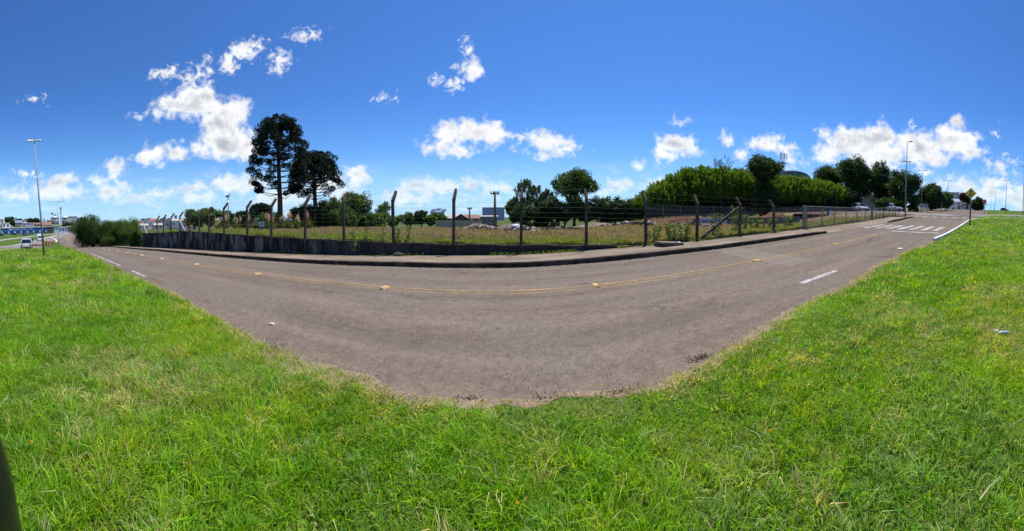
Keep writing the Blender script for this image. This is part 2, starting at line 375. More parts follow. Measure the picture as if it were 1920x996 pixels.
def worn_paint(name, col, lo, hi, sc=14):
    m = bpy.data.materials.new(name); m.use_nodes = True; T = NT(m.node_tree); b = m.node_tree.nodes['Principled BSDF']
    P = T.n('ShaderNodeNewGeometry').outputs['Position']
    T.set(b.inputs['Base Color'], T.mix(T.noise(P, 3, 4, 0.6), tuple(q*0.8 for q in col), col)); b.inputs['Roughness'].default_value = 0.8
    tr = T.n('ShaderNodeBsdfTransparent'); mx = T.n('ShaderNodeMixShader')
    f = T.math('ADD', T.math('MULTIPLY', T.noise(P, sc, 5, 0.75), 0.7), T.math('MULTIPLY', T.noise(P, 1.3, 3, 0.6), 0.3))
    T.set(mx.inputs[0], T.mapr(f, lo, hi))
    m.node_tree.links.new(tr.outputs[0], mx.inputs[1]); m.node_tree.links.new(b.outputs[0], mx.inputs[2])
    m.node_tree.links.new(mx.outputs[0], m.node_tree.nodes['Material Output'].inputs[0])
    return m
M['yellow_line'] = worn_paint('worn_yellow_paint', (0.44, 0.28, 0.10), 0.34, 0.70)
M['yellow_line_b'] = worn_paint('very_worn_yellow_paint', (0.40, 0.26, 0.11), 0.34, 0.74)
M['white_line'] = worn_paint('worn_white_paint', (0.52, 0.50, 0.47), 0.37, 0.58)
M['gutter_line'] = worn_paint('gutter_cement', (0.42, 0.37, 0.32), 0.44, 0.56, 6)
def sidewalk_mat():
    m = bpy.data.materials.new('pavement_concrete'); m.use_nodes = True; T = NT(m.node_tree); b = m.node_tree.nodes['Principled BSDF']
    P = T.n('ShaderNodeNewGeometry').outputs['Position']; X, Y, Z = T.sep(P)[0:3]
    n = T.noise(T.vec('MULTIPLY', P, (0.5, 1, 1)), 0.9, 6, 0.65)
    c = T.mix(T.mapr(n, 0.35, 0.65), (0.17, 0.13, 0.095, 1), (0.26, 0.205, 0.15, 1))
    k = T.mapr(T.noise(P, 30, 4, 0.75), 0.3, 0.7, 0.75, 1.2, smooth=False); c = T.mix(1.0, c, T.comb(k, k, k), 'MULTIPLY')
    js = T.math('ABSOLUTE', T.math('SUBTRACT', T.math('FRACT', T.math('DIVIDE', X, 2.4)), 0.5))
    c = T.mix(T.math('MULTIPLY', T.math('LESS_THAN', js, 0.005), 0.5), c, (0.06, 0.05, 0.04, 1))
    c = T.mix(T.math('MULTIPLY', T.mapr(T.math('ADD', Y, T.math('MULTIPLY', n, 0.8)), 10.9, 11.4), 0.6), c, (0.13, 0.12, 0.06, 1))
    T.set(b.inputs['Base Color'], c); b.inputs['Roughness'].default_value = 0.95; b.inputs['Specular IOR Level'].default_value = 0.1
    T.set(b.inputs['Normal'], T.bump(T.noise(P, 40, 4, 0.7), 0.3, 0.01))
    return m
M['sidewalk'] = sidewalk_mat()
M['kerb'] = pmat('kerb_concrete', (0.11, 0.085, 0.06), 0.95, 0.3, 5, 0.5, 50, dirt=(0.02, 0.014, 0.01), dirt_amt=0.9, dscale=2.5)
M['kerb_white'] = pmat('whitewashed_kerb', (0.72, 0.70, 0.66), 0.9, 0.08, 5, 0.3, 50, dirt=(0.4, 0.36, 0.3), dirt_amt=0.2, dscale=3)

# ------------------------------------------------------------------ terrain heights
_zx = [-700, -450, -300, -220, -160, -120, -90, -65, -47, -35, -24, -12, -7, -4, 0, 4.2, 9, 13.2, 24, 30, 45, 60, 80, 110, 150, 200, 700]
_zz = [-12, -10.5, -9.5, -8.6, -7.7, -6.9, -5.8, -4.5, -2.95, -2.1, -1.3, -.56, -.28, -.12, 0, .22, .45, .66, 1.25, 1.65, 2.35, 3.05, 4.1, 5.5, 6.7, 7.2, 7.5]
def zr(X): return np.interp(X, _zx, _zz)
def zf(X): return np.interp(X, [-700, -300, -120, -65, -52, -44, -38, -36, -25, -14, 0, 5, 9, 13, 24, 33, 45, 60, 100, 150, 700],
                            [-14, -12, -9, -4.8, -3.7, -2.5, -.9, -.55, .12, .25, .30, .27, .46, .67, 1.27, 1.86, 2.40, 3.10, 5.1, 6.8, 7.6])
def sstep(a, b, x):
    t = np.clip((x-a)/(b-a), 0, 1); return t*t*(3-2*t)
def yN(X): return np.interp(X, [-400, -260, -190, -150, -120, -90, -65, -47, -12, -6.5, -4.4, -3.1, -2.3, -1.9, -1.45, -1.0, -.6, 0, 1, 1.9, 2.9, 5, 9, 12.4, 13.3, 28, 33, 40, 60, 110, 200, 700],
                            [60, 14, 5, -1.5, .3, 1.4, 2.1, 2.5, 2.63, 2.70, 2.53, 2.42, 2.43, 2.47, 2.52, 2.42, 2.40, 2.38, 2.39, 2.52, 2.70, 2.77, 2.95, 2.6, 2.5, 2.5, 2.2, 1.5, 1.5, 3.5, 5, 5])
def yK(X): return np.interp(X, [-400, -260, -190, -150, -120, -90, -75, -65, -50, 30, 60, 110, 200, 700], [65, 19, 10, 3.2, 4.8, 6.6, 7.8, 8.5, 8.6, 8.6, 10.5, 13.5, 14, 14])
def kf(X): return np.interp(X, [-66, -60, 12.9, 13.9, 23.0, 23.9, 30.5, 32], [0, 1, 1, 0, 0, 1, 1, 0])    # kerb height factor
def edge(X): 
    X = np.asarray(X, float)
    return yN(X)+(0.055*fbm(X, X*0, 1.7, 3)+0.045*fbm(X, X*0, 7.0, 4)+.02*fbm(X, X*0, 19., 5))*np.where(np.abs(X) < 45, 1, .4)*np.where((X > 13) & (X < 32), 0.0, 1)
def T_(X, Y):
    "height of the ground anywhere"
    X = np.asarray(X, float); Y = np.asarray(Y, float)
    base = zr(X)
    side = yN(X); kk = yK(X)
    verge = base+0.05*sstep(0, 1.2, side-Y)+0.16*sstep(3, 9, side-Y)*sstep(-60, -30, X)*sstep(40, 28, X)+0.03*fbm(X, Y, 0.6, 8)*sstep(0.3, 2, side-Y)
    verge = verge-np.clip(-Y-60, 0, 300)*0.01
    walk = base+kf(X)*(.14-.115*np.clip((Y-8.8)/2.2, 0, 1))
    lot = zf(X)+0.10*fbm(X, Y, 0.25, 5)*sstep(12, 18, Y)
    low = .38+.25*sstep(18, 30, X)+.06*fbm(X, Y, 0.5, 6)
    yy = Y+(X-19)*.35; w_ = sstep(12.6, 16.5, Y)*(1-sstep(34.5, 38, yy))*sstep(3, 8, X)*(1-sstep(29, 35, X))
    lot = lot*(1-w_)+np.minimum(low, lot)*w_
    lot = lot-.45*sstep(14, 26, Y)*sstep(16, 4, X)-3.6*sstep(27, 70, Y)*sstep(26, 8, X)-7.0*sstep(85, 320, Y)*sstep(60, -20, X)
    lot = lot+1.2*sstep(30, 60, Y)*sstep(40, 70, X)
    z = np.where(Y < side, verge, np.where(Y < kk, base, np.where(Y < 11.05, walk, lot)))
    # beyond the kerb but outside the walled lot
    w = sstep(-70, -38, X)*0+1
    return z
def gz(X, Y): return float(T_(X, Y))
def at(px, D):
    "ground point at horizontal distance D in the direction of picture column px"
    a = (px-985)/FPX
    return D*sin(a), D*cos(a)
def hit(px, py, dmax=400):
    r = ray(px, py); h = hypot(r[0], r[1]); D = 0.8
    while D < dmax:
        X, Y = r[0]/h*D, r[1]/h*D
        if EYE+r[2]/h*D <= gz(X, Y): return X, Y
        D *= 1.004
    return X, Y
def zat(px, py, D):
    r = ray(px, py); return EYE+r[2]/hypot(r[0], r[1])*D

def strip(name, xs, ya, yb, rows, zfun, mat):
    "a sheet between the lines Y=ya(X) and Y=yb(X)"
    xs = np.asarray(xs, float); rows = np.asarray(rows, float); A = ya(xs); B = yb(xs)
    Xg = np.repeat(xs[:, None], len(rows), 1); Yg = A[:, None]+(B-A)[:, None]*rows[None, :]
    Zg = zfun(Xg, Yg); V = np.stack([Xg, Yg, Zg], -1).reshape(-1, 3); nr = len(rows)
    i = np.arange(len(xs)-1)[:, None]*nr+np.arange(nr-1)[None, :]
    q = np.stack([i, i+nr, i+nr+1, i+1], -1).reshape(-1, 4)
    return tag(link(name, np_mesh(name, V, q), mat, smooth=True), kind='structure')
def gradx():
    a = list(np.arange(0, 6, 0.1)); x = 6.0; s = 0.12
    while x < 900: a.append(x); s = min(s*1.04, 12); x += s
    return np.array(sorted(set([-q for q in a if q]+a+[12.9, 13.2, 13.9, 23.0, 23.9, -37, -36, -38])))
XS = gradx()
far = lambda v: (lambda X: np.full_like(X, v, dtype=float))
def vz(X, Y): return T_(X, np.minimum(Y, yN(X)-1e-4))
r1 = 1-np.concatenate([[0, .0004, .0012, .003, .006, .01, .016, .024, .034, .048, .065], np.linspace(.09, 1, 24)])
strip('verge_ground', XS, far(-260), edge, r1[::-1], vz, M['turf'])
strip('road', XS, edge, yK, np.linspace(0, 1, 9), lambda X, Y: zr(X)-0.004*np.clip(0.3-np.abs(Y-edge(X)), 0, .3), M['asphalt'])
strip('sidewalk', XS, yK, lambda X: np.maximum(yK(X)+.3, 11.04+0*X), np.linspace(0, 1, 7), lambda X, Y: zr(X)+kf(X)*(.14-.115*np.clip((Y-8.8)/2.2, 0, 1)), M['sidewalk'])
rf = np.concatenate([[0], np.linspace(.00002, .05, 26)[:-1], np.linspace(.05, .15, 22)[:-1], np.linspace(.15, 1, 22)])
strip('field', XS, lambda X: np.maximum(yK(X)+.3, 11.04+0*X), far(900), rf, lambda X, Y: T_(X, np.maximum(Y, 11.06))-.5*(Y-np.maximum(yK(X)+.3, 11.04) < .001), M['field'])

def drape(name, pts, width, mat, lift=0.03, step=1.2, cross=6, kind='structure', hfun=None):
    "a strip of given width along a plan polyline, lying on the ground"
    P = np.array(pts, float); seg = np.hypot(*np.diff(P, axis=0).T); s = np.concatenate([[0], np.cumsum(seg)])
    n = max(2, int(s[-1]/step)); t = np.linspace(0, s[-1], n)
    # smooth centre line
    X = np.interp(t, s, P[:, 0]); Y = np.interp(t, s, P[:, 1])
    if len(P) > 2:
        for _ in range(int(6/step)+2):
            X[1:-1] = (X[:-2]+X[1:-1]*2+X[2:])/4; Y[1:-1] = (Y[:-2]+Y[1:-1]*2+Y[2:])/4
    dx = np.gradient(X); dy = np.gradient(Y); L = np.hypot(dx, dy); nx, ny = -dy/L, dx/L
    w = np.interp(t, s, width) if np.ndim(width) else np.full(n, width)
    u = np.linspace(-.5, .5, cross)
    Xg = X[:, None]+nx[:, None]*u*w[:, None]; Yg = Y[:, None]+ny[:, None]*u*w[:, None]
    Zg = (T_(Xg, Yg) if hfun is None else hfun(Xg, Yg))+lift
    V = np.stack([Xg, Yg, Zg], -1).reshape(-1, 3)
    i = np.arange(n-1)[:, None]*cross+np.arange(cross-1)[None, :]
    q = np.stack([i, i+cross, i+cross+1, i+1], -1).reshape(-1, 4)
    return tag(link(name, np_mesh(name, V, q), mat, smooth=True), kind=kind), np.stack([X, Y], -1)
# highway to the left, its pale shoulder, the road on the far bank
drape('highway_road', [(20, -16), (-20, -14), (-35, -12), (-52, -9.5), (-80, -7.6), (-110, -5.4), (-150, -1.5), (-200, 6), (-260, 20)], [10, 10, 11, 10.5, 9, 8.5, 8, 8, 8], M['asphalt_far'], 0.05, 1.5, 10)
drape('highway_road_strip', [(-62, -16.2), (-80, -13.6), (-110, -10.6), (-150, -6.6), (-200, .8), (-260, 14)], [1.2, 2.4, 2.6, 3, 3, 3], M['concrete_light'], 0.07, 1.5, 4)
drape('far_road', [(-70, -40), (-110, -34), (-160, -22), (-210, -8), (-260, 14), (-300, 30)], 5, M['concrete_light'], 0.06, 3, 4)
# side street and cross street at the top of the slope
drape('side_street', [(41, 4), (45, 14), (48, 23), (46, 31), (39, 38), (30, 41)], [9, 8, 7.5, 7, 6.5, 6], M['asphalt_far'], 0.035, 1, 10)
drape('cross_street', [(42, 5), (49, -6), (54, -20), (58, -60)], [9, 9, 9, 9], M['asphalt_far'], 0.035, 1, 10)

# ------------------------------------------------------------------ markings, kerbs
def under_kerb(x0, x1, Y0):
    xs = XS[(XS > x0) & (XS < x1)]; V = []
    for x in xs: y_ = Y0 if Y0 else float(yK(x))+.003; V += [(x, y_, float(zr(x))-.3), (x, y_, float(zr(x))+.14*float(kf(x))-(.006 if Y0 else 0))]
    q = [(2*i, 2*i+2, 2*i+3, 2*i+1) for i in range(len(xs)-1)]
    tag(link('kerb_section', np_mesh('kerb_section', V, q), M['concrete']), kind='structure')
under_kerb(-66, 12.8, 8.64); under_kerb(12.6, 14.3, 0); under_kerb(22.6, 34, 0); under_kerb(-68, -62, 0)
def line_on_road(name, x0, x1, Y0, w, mat, lift=0.005, Yf=None):
    xs = XS[(XS > x0) & (XS < x1)]; xs = np.concatenate([[x0], xs, [x1]])
    yc = (lambda X: np.full_like(X, Y0)) if Yf is None else Yf
    return strip(name, xs, lambda X: yc(X)-w/2, lambda X: yc(X)+w/2, [0, 1], lambda X, Y: zr(X)+lift, mat)
line_on_road('road_line', -70, 15.5, 5.78, 0.10, M['yellow_line_b'])
line_on_road('road_line', -70, 15.5, 6.00, 0.11, M['yellow_line'])
line_on_road('road_line', -27, -13.9, 3.0, 0.11, M['white_line'])
line_on_road('road_line', -11.7, -9.9, 2.98, 0.11, M['white_line'])
line_on_road('road_line', 4.75, 6.1, 3.55, 0.13, M['white_line'])
line_on_road('road_gutter_line', -58, 13.2, 8.53, 0.13, M['gutter_line'])
def road_quad(name, P, mat, n=6):
    "painted quad on the road between ground points a->b (one end) and c->d (other end)"
    a, b, c, d = [np.array(p) for p in P]; V = []; q = []
    for i in range(n+1):
        t = i/n; p = a+(c-a)*t; r_ = b+(d-b)*t
        for w_ in (p, r_): V.append((w_[0], w_[1], float(zr(w_[0]))+.006))
    for i in range(n): q.append((2*i, 2*i+1, 2*i+3, 2*i+2))
    return tag(link(name, np_mesh(name, V, q), mat), kind='structure')
for i in range(7):                       # zebra crossing in front of the gate
    y0 = 3.35+i*0.76
    road_quad('road_marking', [(17.6, y0), (17.6, y0+.38), (20.8, y0), (20.8, y0+.38)], M['white_line'])
road_quad('road_marking', [(16.1, 3.0), (16.45, 3.0), (16.1, 5.8), (16.45, 5.8)], M['white_line'])
for i in range(5):
    y0 = 3.2+i*1.15
    road_quad('road_marking', [(33.2, y0), (33.2, y0+.5), (35.0, y0), (35.0, y0+.5)], M['white_line'])
def kerb(name, pts, mat, w=0.14, h=0.14, base=None, down=0.15):
    "kerb stones along a plan polyline, 1 m stones with open joints"
    mb = MB(); P = [np.array(p, float) for p in pts]
    for a, b in zip(P[:-1], P[1:]):
        L = np.linalg.norm(b-a); n = max(1, round(L/1.0))
        for i in range(n):
            p = a+(b-a)*(i+.003)/n; q = a+(b-a)*(i+.997)/n
            z0, z1 = float(zr(p[0])), float(zr(q[0])); t = (b-a)/L; nn = np.array([-t[1], t[0]]); j = random.uniform(-.006, .006)
            hh = h*(float(kf((p[0]+q[0])/2)) if base is None else 1)+.004+j
            if hh < .02: continue
            vs = []
            for (u, zz) in ((p, z0), (q, z1)):
                for s_, k in ((-.5, -down), (.5, -down), (.5, hh), (-.38, hh), (-.5, hh-.02)):
                    vs.append((u[0]+nn[0]*s_*w, u[1]+nn[1]*s_*w, zz+k))
            mb.add(vs, [(4, 3, 2, 1, 0), (5, 6, 7, 8, 9)]+[(i_, (i_+1) % 5, 5+(i_+1) % 5, 5+i_) for i_ in range(5)])
    return tag(mb.build(name, mat), kind='structure')
kerb('kerb', [(-64, 8.6), (-40, 8.6), (-20, 8.6), (0, 8.6), (13.6, 8.6)], M['kerb'])
kerb('kerb', [(23.2, 8.6), (27, 8.6), (29.3, 8.9), (30.6, 9.8), (31.2, 11.0)], M['kerb'])
kerb('white_kerb', [(12.9, 2.62), (16, 2.45), (20, 2.42), (25, 2.45), (28.5, 2.4), (31.5, 1.8), (34.5, .2), (37, -2.2), (39.5, -5.5)], M['kerb_white'], 0.13, 0.10, base=1)
kerb('white_kerb', [(-108, -.6), (-118, .1), (-135, -.8), (-160, -3)], M['kerb_white'], 0.5, 0.22, base=1)
# ------------------------------------------------------------------ vegetation builders
def cards(P, size, seed, up=0.0, aspect=1.6, cols=None, jit=0.25, droop=None, nrm=None):
    "leaf-sized four-cornered faces at points P with mixed directions; returns V, quads, colours"
    r = np.random.default_rng(seed); n = len(P)
    d = r.normal(size=(n, 3)); 
    if droop is not None: d = d*0.55+droop
    d /= np.linalg.norm(d, axis=1)[:, None]
    if up: d[:, 2] += up; d /= np.linalg.norm(d, axis=1)[:, None]
    e = r.normal(size=(n, 3)); 
    if nrm is not None: e = np.cross(d, nrm+0.5*e)
    e -= d*(e*d).sum(1)[:, None]; e /= np.linalg.norm(e, axis=1)[:, None]+1e-9
    L = (size*r.uniform(0.6, 1.35, n))[:, None]; W = L/aspect
    a = P; b = P+d*L*.5+e*W*.5; c = P+d*L; f = P+d*L*.5-e*W*.5
    V = np.stack([a, b, c, f], 1).reshape(-1, 3); q = np.arange(4*n).reshape(n, 4)
    if cols is None: return V, q, None
    c0 = cols*(1+r.uniform(-jit, jit, (n, 1))); C = np.repeat(c0, 4, 0)
    return V, q, np.clip(C, 0, 1)
def clumps_in(ells, n, r, shell=0.55):
    "clump centres inside a union of ellipsoids (cx,cy,cz,rx,ry,rz), biased to the outside"
    vol = np.array([e[3]*e[4]*e[5] for e in ells])**0.67; k = r.choice(len(ells), n, p=vol/vol.sum()); E = np.array(ells)[k]
    d = r.normal(size=(n, 3)); d /= np.linalg.norm(d, axis=1)[:, None]
    rad = shell+(1-shell)*r.random(n)**0.6
    return E[:, :3]+d*rad[:, None]*E[:, 3:6]
GREENS = {'dark': (0.040, 0.075, 0.022), 'mid': (0.060, 0.115, 0.024), 'light': (0.095, 0.165, 0.032), 'bright': (0.125, 0.22, 0.024), 'blue': (0.035, 0.065, 0.032),
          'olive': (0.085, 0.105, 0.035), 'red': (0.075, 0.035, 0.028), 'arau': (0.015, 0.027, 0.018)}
def tree(name, px, D, ells, label, group=None, col='mid', n=90, leaves=90, leaf=0.22, clump=0.75, trunk_r=0.22, seed=1, limbs=8, z=None, cat='tree', bark='bark', fork=0.35, upleaf=0.0, mat='leaf', lean=0.0, shell=0.5, rel=True, dens=1.35):
    "a tree at a picture direction; ells relative to its base: (dx along view-right, dy away, z, rx, ry, rz)"
    X, Y = at(px, D); zb = gz(X, Y) if z is None else z
    a = atan2(X, Y); r = np.random.default_rng(seed*13+5)
    t = empty(name, (X, Y, zb-0.05), -a, label, cat, group)
    n = int(n*dens); leaves = int(leaves*1.35); C = clumps_in(ells, n, r, shell); N = leaves
    rr = clump*1.12*r.uniform(0.6, 1.25, n)
    off = r.normal(size=(n, N, 3)); off /= np.linalg.norm(off, axis=2)[:, :, None]
    rad = (0.35+0.65*r.random((n, N))**0.5)[:, :, None]*rr[:, None, None]
    P = C[:, None, :]+off*rad*np.array([1, 1, 0.75])
    P = P.reshape(-1, 3); base = np.array(GREENS[col] if isinstance(col, str) else col)
    tone = np.repeat(r.uniform(0.7, 1.35, n), N)[:, None]; hue = np.repeat(r.uniform(-1, 1, n), N)[:, None]
    cc = base[None, :]*tone*(1+hue*np.array([0.25, 0.03, -0.1]))
    k = P[:, 2] > 0.05; P = P[k]; cc = cc[k]; o_ = off.reshape(-1, 3)[k]
    V, q, c = cards(P, leaf, seed, upleaf, 1.7, cc, 0.3, nrm=o_)
    link('crown', np_mesh('crown', V, q, col=c), M[mat], t)
    mb = MB(); top = max(e[2] for e in ells)*0.95
    lx = lean
    mb.tube([(0, 0, -0.2), (lx*.2+.03, 0, top*.25), (lx*.5-.04, .05, top*.55), (lx, 0, top)], [trunk_r*1.35, trunk_r, trunk_r*.75, trunk_r*.25], 8)
    idx = r.choice(n, min(limbs, n), replace=False)
    for i in idx:
        e = Vector(C[i]); h = max(top*fork, e.z*0.45); s = Vector((lx*h/top, 0, h)); m = s.lerp(e, .5)+Vector((0, 0, .12*(e-s).length))
        mb.tube([s, m, e], [trunk_r*.45, trunk_r*.28, trunk_r*.08], 5, False)
    mb.build('trunk', M[bark], t, smooth=True)
    return t
def w_of(pxw, D): return pxw*D/FPX
def span(px0, px1, py0, py1, D):
    "a box in the picture turned into half sizes and heights at distance D"
    pc = (px0+px1)/2; X, Y = at(pc, D); zb = gz(X, Y)
    return pc, w_of(px1-px0, D)/2, zat(pc, py0, D)-zb, zat(pc, py1, D)-zb
def broad(name, px0, px1, py0, py1, D, label, group=None, col='mid', seed=1, n=90, leaves=80, leaf=None, lobes=5, depth=0.9, **kw):
    "round-headed tree filling the picture box px0..px1, py0(top)..py1(crown bottom)"
    pc, hw, zt, zb = span(px0, px1, py0, py1, D); r = np.random.default_rng(seed+100); H = max(zt-zb, .4); zb = max(zb, 0)
    cl = kw.pop('clump', None) or max(.25, min(hw, H)*0.24)
    ells = [(0, 0, (zt+zb)/2, hw*.80, hw*.78*depth, H*.44)]
    for i in range(lobes):
        a = 2*pi*i/lobes+r.uniform(-.4, .4); q = r.uniform(.38, .55)
        ells.append((cos(a)*hw*.58, sin(a)*hw*.55*depth, zb+H*r.uniform(.32, .74), hw*q, hw*q*depth, H*r.uniform(.22, .32)))
    if zb < 1.2:
        for i in range(4):
            a = 2*pi*i/4+r.uniform(-.5, .5); ells.append((cos(a)*hw*.5, sin(a)*hw*.45*depth, zb+H*.22, hw*.48, hw*.45*depth, H*.2))
        kw.setdefault('dens', 1.75); kw.setdefault('limbs', 5)
    ells = [(e[0], e[1], min(e[2], zt-e[5]*1.0-cl*.2), e[3]-cl*.4 if e[3] > cl else e[3], e[4], e[5]) for e in ells]
    return tree(name, pc, D, ells, label, group, col, n, leaves, leaf or max(.12, D*0.0052), cl, seed=seed, trunk_r=kw.pop('trunk_r', max(.1, hw*.06)), **kw)

def araucaria(px, D, ptop, pbot, pw, label, seed, lower=()):
    "candelabra pine: bare trunk, whorls of long bare branches that turn up at the end in dark tufts"
    X, Y = at(px, D); zb = gz(X, Y); a = atan2(X, Y); r = np.random.default_rng(seed)
    t = empty('araucaria_tree', (X, Y, zb-.05), -a, label, 'tree')
    zt = zat(px, ptop, D)-zb; z0 = zat(px, pbot, D)-zb; R0 = w_of(pw, D)/2; H = zt-z0
    mb = MB(); mb.tube([(0, 0, -.2), (.05, 0, zt*.3), (-.06, 0, zt*.6), (0, 0, zt-.5)], [.46, .34, .26, .09], 10)
    bb = MB(); tufts = []
    lev = 12
    for i in range(lev):
        f = i/(lev-1); z = z0+0.2+f*(H-1.4)
        prof = np.interp(f, [0, .12, .3, .5, .75, .9, 1], [.72, 1.0, .98, .90, .80, .66, .42]); nb = int(np.interp(f, [0, .33, .5, 1], [5, 6, 9, 9]))
        ph = r.uniform(0, 6.28)
        for j in range(nb):
            an = ph+2*pi*j/nb+r.uniform(-.25, .25); L = R0*prof*r.uniform(.78, 1.03)
            if r.random() < (.25 if f < .12 else .02): continue
            rise = r.uniform(.05, .35)+.55*f; dz = L*rise*.35
            p0 = Vector((0, 0, z-.35)); p1 = Vector((cos(an)*L*.45, sin(an)*L*.45, z-.25+dz*.1)); p2 = Vector((cos(an)*L*.85, sin(an)*L*.85, z+dz*.5)); p3 = Vector((cos(an)*L, sin(an)*L, z+dz+.35))
            bb.tube([p0, p1, p2, p3], [.075, .055, .035, .02], 5, False)
            tufts.append((p3, .66*r.uniform(.8, 1.2)))
            for s in range(0 if f < .34 and r.random() < .5 else 1 if r.random() < .7 else 2):          # side shoots with tufts of their own
                u = r.uniform(.45, .88); p = p1.lerp(p3, u); sd = Vector((-sin(an), cos(an), 0))*r.uniform(-1, 1)*L*.26; e = p+sd+Vector((0, 0, r.uniform(.1, .55)))
                bb.tube([p, p.lerp(e, .6)+Vector((0, 0, -.05)), e], [.03, .02, .012], 4, False); tufts.append((e, .52*r.uniform(.7, 1.2)))
    for (dx, zz, L) in lower:
        p0 = Vector((0, 0, zz)); e = Vector((dx*L, -.5, zz+.5)); bb.tube([p0, Vector((dx*L*.5, -.3, zz-.2)), e], [.06, .045, .02], 5, False)
        for q in range(4): tufts.append((e+Vector((dx*r.uniform(-1.1, .2), r.uniform(-.6, .6), r.uniform(-.1, .35))), .40))
    for q in range(20): 
        an = r.uniform(0, 6.28); u = r.uniform(.1, .65)*R0*.55; tufts.append((Vector((cos(an)*u, sin(an)*u, zt-.55-u*.40-r.uniform(0, .5))), .5))
    C = np.array([list(p) for p, _ in tufts]); rr = np.array([q for _, q in tufts]); n = len(C); N = 190
    off = r.normal(size=(n, N, 3)); off /= np.linalg.norm(off, axis=2)[:, :, None]
    P = (C[:, None, :]+off*(0.25+.62*r.random((n, N))**.5)[:, :, None]*rr[:, None, None]*np.array([1, 1, .8])).reshape(-1, 3)
    base = np.array(GREENS['arau'])*np.repeat(r.uniform(.7, 1.5, n), N)[:, None]
    V, q, c = cards(P, .21, seed, 0.2, 1.8, base, .35, droop=off.reshape(-1, 3)*.9)
    link('crown', np_mesh('crown', V, q, col=c), M['needle'], t); mb.build('trunk', M['bark'], t, True); bb.build('branches', M['bark'], t, True)
    return t
def conifer(name, px, D, ptop, hw, label, group, col, seed, bottom=.04, n=190, tip=1.0, cat='conifer'):
    "dense feathery conifer with upswept shoots; lively outline"
    X, Y = at(px, D); zb = gz(X, Y); zt = zat(px, ptop, D)-zb; a = atan2(X, Y); r = np.random.default_rng(seed)
    t = empty(name, (X, Y, zb-.05), -a, label, cat, group)
    h = r.random(n)**.85; an = r.uniform(0, 2*pi, n)
    prof = np.interp(h, [0, .15, .45, .75, .92, 1], [.85, 1, .95, .68, .34, .05]); rad = hw*prof*(.72+.34*r.random(n))
    B = np.stack([np.cos(an)*rad, np.sin(an)*rad, bottom*zt+h*(zt*(1-bottom)-.35)], 1)
    N = 110; L = (0.75+.45*r.random(n))[:, None]                     # each shoot: a leaning plume
    d = np.stack([np.cos(an)*.38, np.sin(an)*.38, np.ones(n)*1.0], 1)+r.normal(size=(n, 3))*.20; d /= np.linalg.norm(d, axis=1)[:, None]
    u = r.random((n, N)); side = r.normal(size=(n, N, 3))*(0.135*(1.2-u))[:, :, None]
    P = B[:, None, :]+d[:, None, :]*(u*L*tip)[:, :, None]*.95+side
    base = np.array(GREENS[col])[None, None, :]*r.uniform(.72, 1.3, (n, 1, 1))*(0.85+.35*u[:, :, None])*np.array([1.0, 1, .9])
    P = P.reshape(-1, 3); k = P[:, 2] > .05
    V, q, c = cards(P[k], .21, seed, .0, 3.2, base.reshape(-1, 3)[k], .3, droop=np.repeat(d, N, 0)[k]*.9)
    link('crown', np_mesh('crown', V, q, col=c), M['leaf'], t)
    mb = MB(); mb.tube([(0, 0, -.2), (0, 0, zt*.9)], [.16, .03], 7); mb.build('trunk', M['bark'], t, True)
    return t
def bare_tree(px, D, ptop, label):
    X, Y = at(px, D); zb = gz(X, Y); zt = zat(px, ptop, D)-zb; t = empty('dead_tree', (X, Y, zb-.05), -atan2(X, Y), label, 'tree')
    r = np.random.default_rng(55); mb = MB(); tips = []
    def br(p, d, L, w, k):
        q = p+d*L; mb.tube([p, p.lerp(q, .5)+Vector(r.normal(size=3)*.04*L), q], [w, w*.8, w*.6], 5, False)
        if k == 0: tips.append(q); return
        for _ in range(3):
            nd = (d+Vector(r.normal(size=3))*.42+Vector((0, 0, .12))).normalized(); br(p+d*L*r.uniform(.55, 1), nd, L*r.uniform(.55, .75), w*.6, k-1)
    mb.tube([(0, 0, -.2), (.05, 0, zt*.6)], [.16, .11], 7); br(Vector((.05, 0, zt*.55)), Vector((0.05, 0, 1)), zt*.18, .09, 4)
    mb.build('trunk', M['bark'], t, True)
    C = np.array([list(p) for p in tips[::3]]); P = (C[:, None, :]+r.normal(size=(len(C), 5, 3))*.13).reshape(-1, 3)
    V, q, c = cards(P, .2, 3, cols=np.tile(np.array(GREENS['arau']), (len(P), 1))); link('last_leaves', np_mesh('last_leaves', V, q, col=c), M['needle'], t)

# ------------------------------------------------------------------ blades of grass
def blades(name, X, Y, Z, h, w, lean, cols, label, seed, cat='grass', bend=0.5, stuff=True, mat='blade', azim=None):
    r = np.random.default_rng(seed); n = len(X)
    a = r.uniform(0, 2*pi, n) if azim is None else azim; th = r.uniform(0, 2*pi, n)
    P = np.stack([X, Y, Z], 1); side = np.stack([np.cos(th), np.sin(th), np.zeros(n)], 1)*(w/2)[:, None]
    d = np.stack([np.cos(a), np.sin(a), np.zeros(n)], 1)*(lean*h)[:, None]; up = np.zeros((n, 3)); up[:, 2] = h
    p1 = P+d*.28+up*.55; p2 = P+d*1.0+up*(1-.35*np.clip(lean, 0, 1.5))[:, None]
    V = np.stack([P-side, P+side, p1-side*.85, p1+side*.85, p2], 1).reshape(-1, 3)
    i = np.arange(n)[:, None]*5; q = i+np.array([0, 1, 3, 2]); t = i+np.array([2, 3, 4])
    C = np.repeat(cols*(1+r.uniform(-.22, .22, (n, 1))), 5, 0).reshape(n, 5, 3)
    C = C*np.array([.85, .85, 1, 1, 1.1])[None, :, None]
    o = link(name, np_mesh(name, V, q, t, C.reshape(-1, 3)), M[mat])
    tag(o, label, cat, kind='stuff' if stuff else None)
    return o
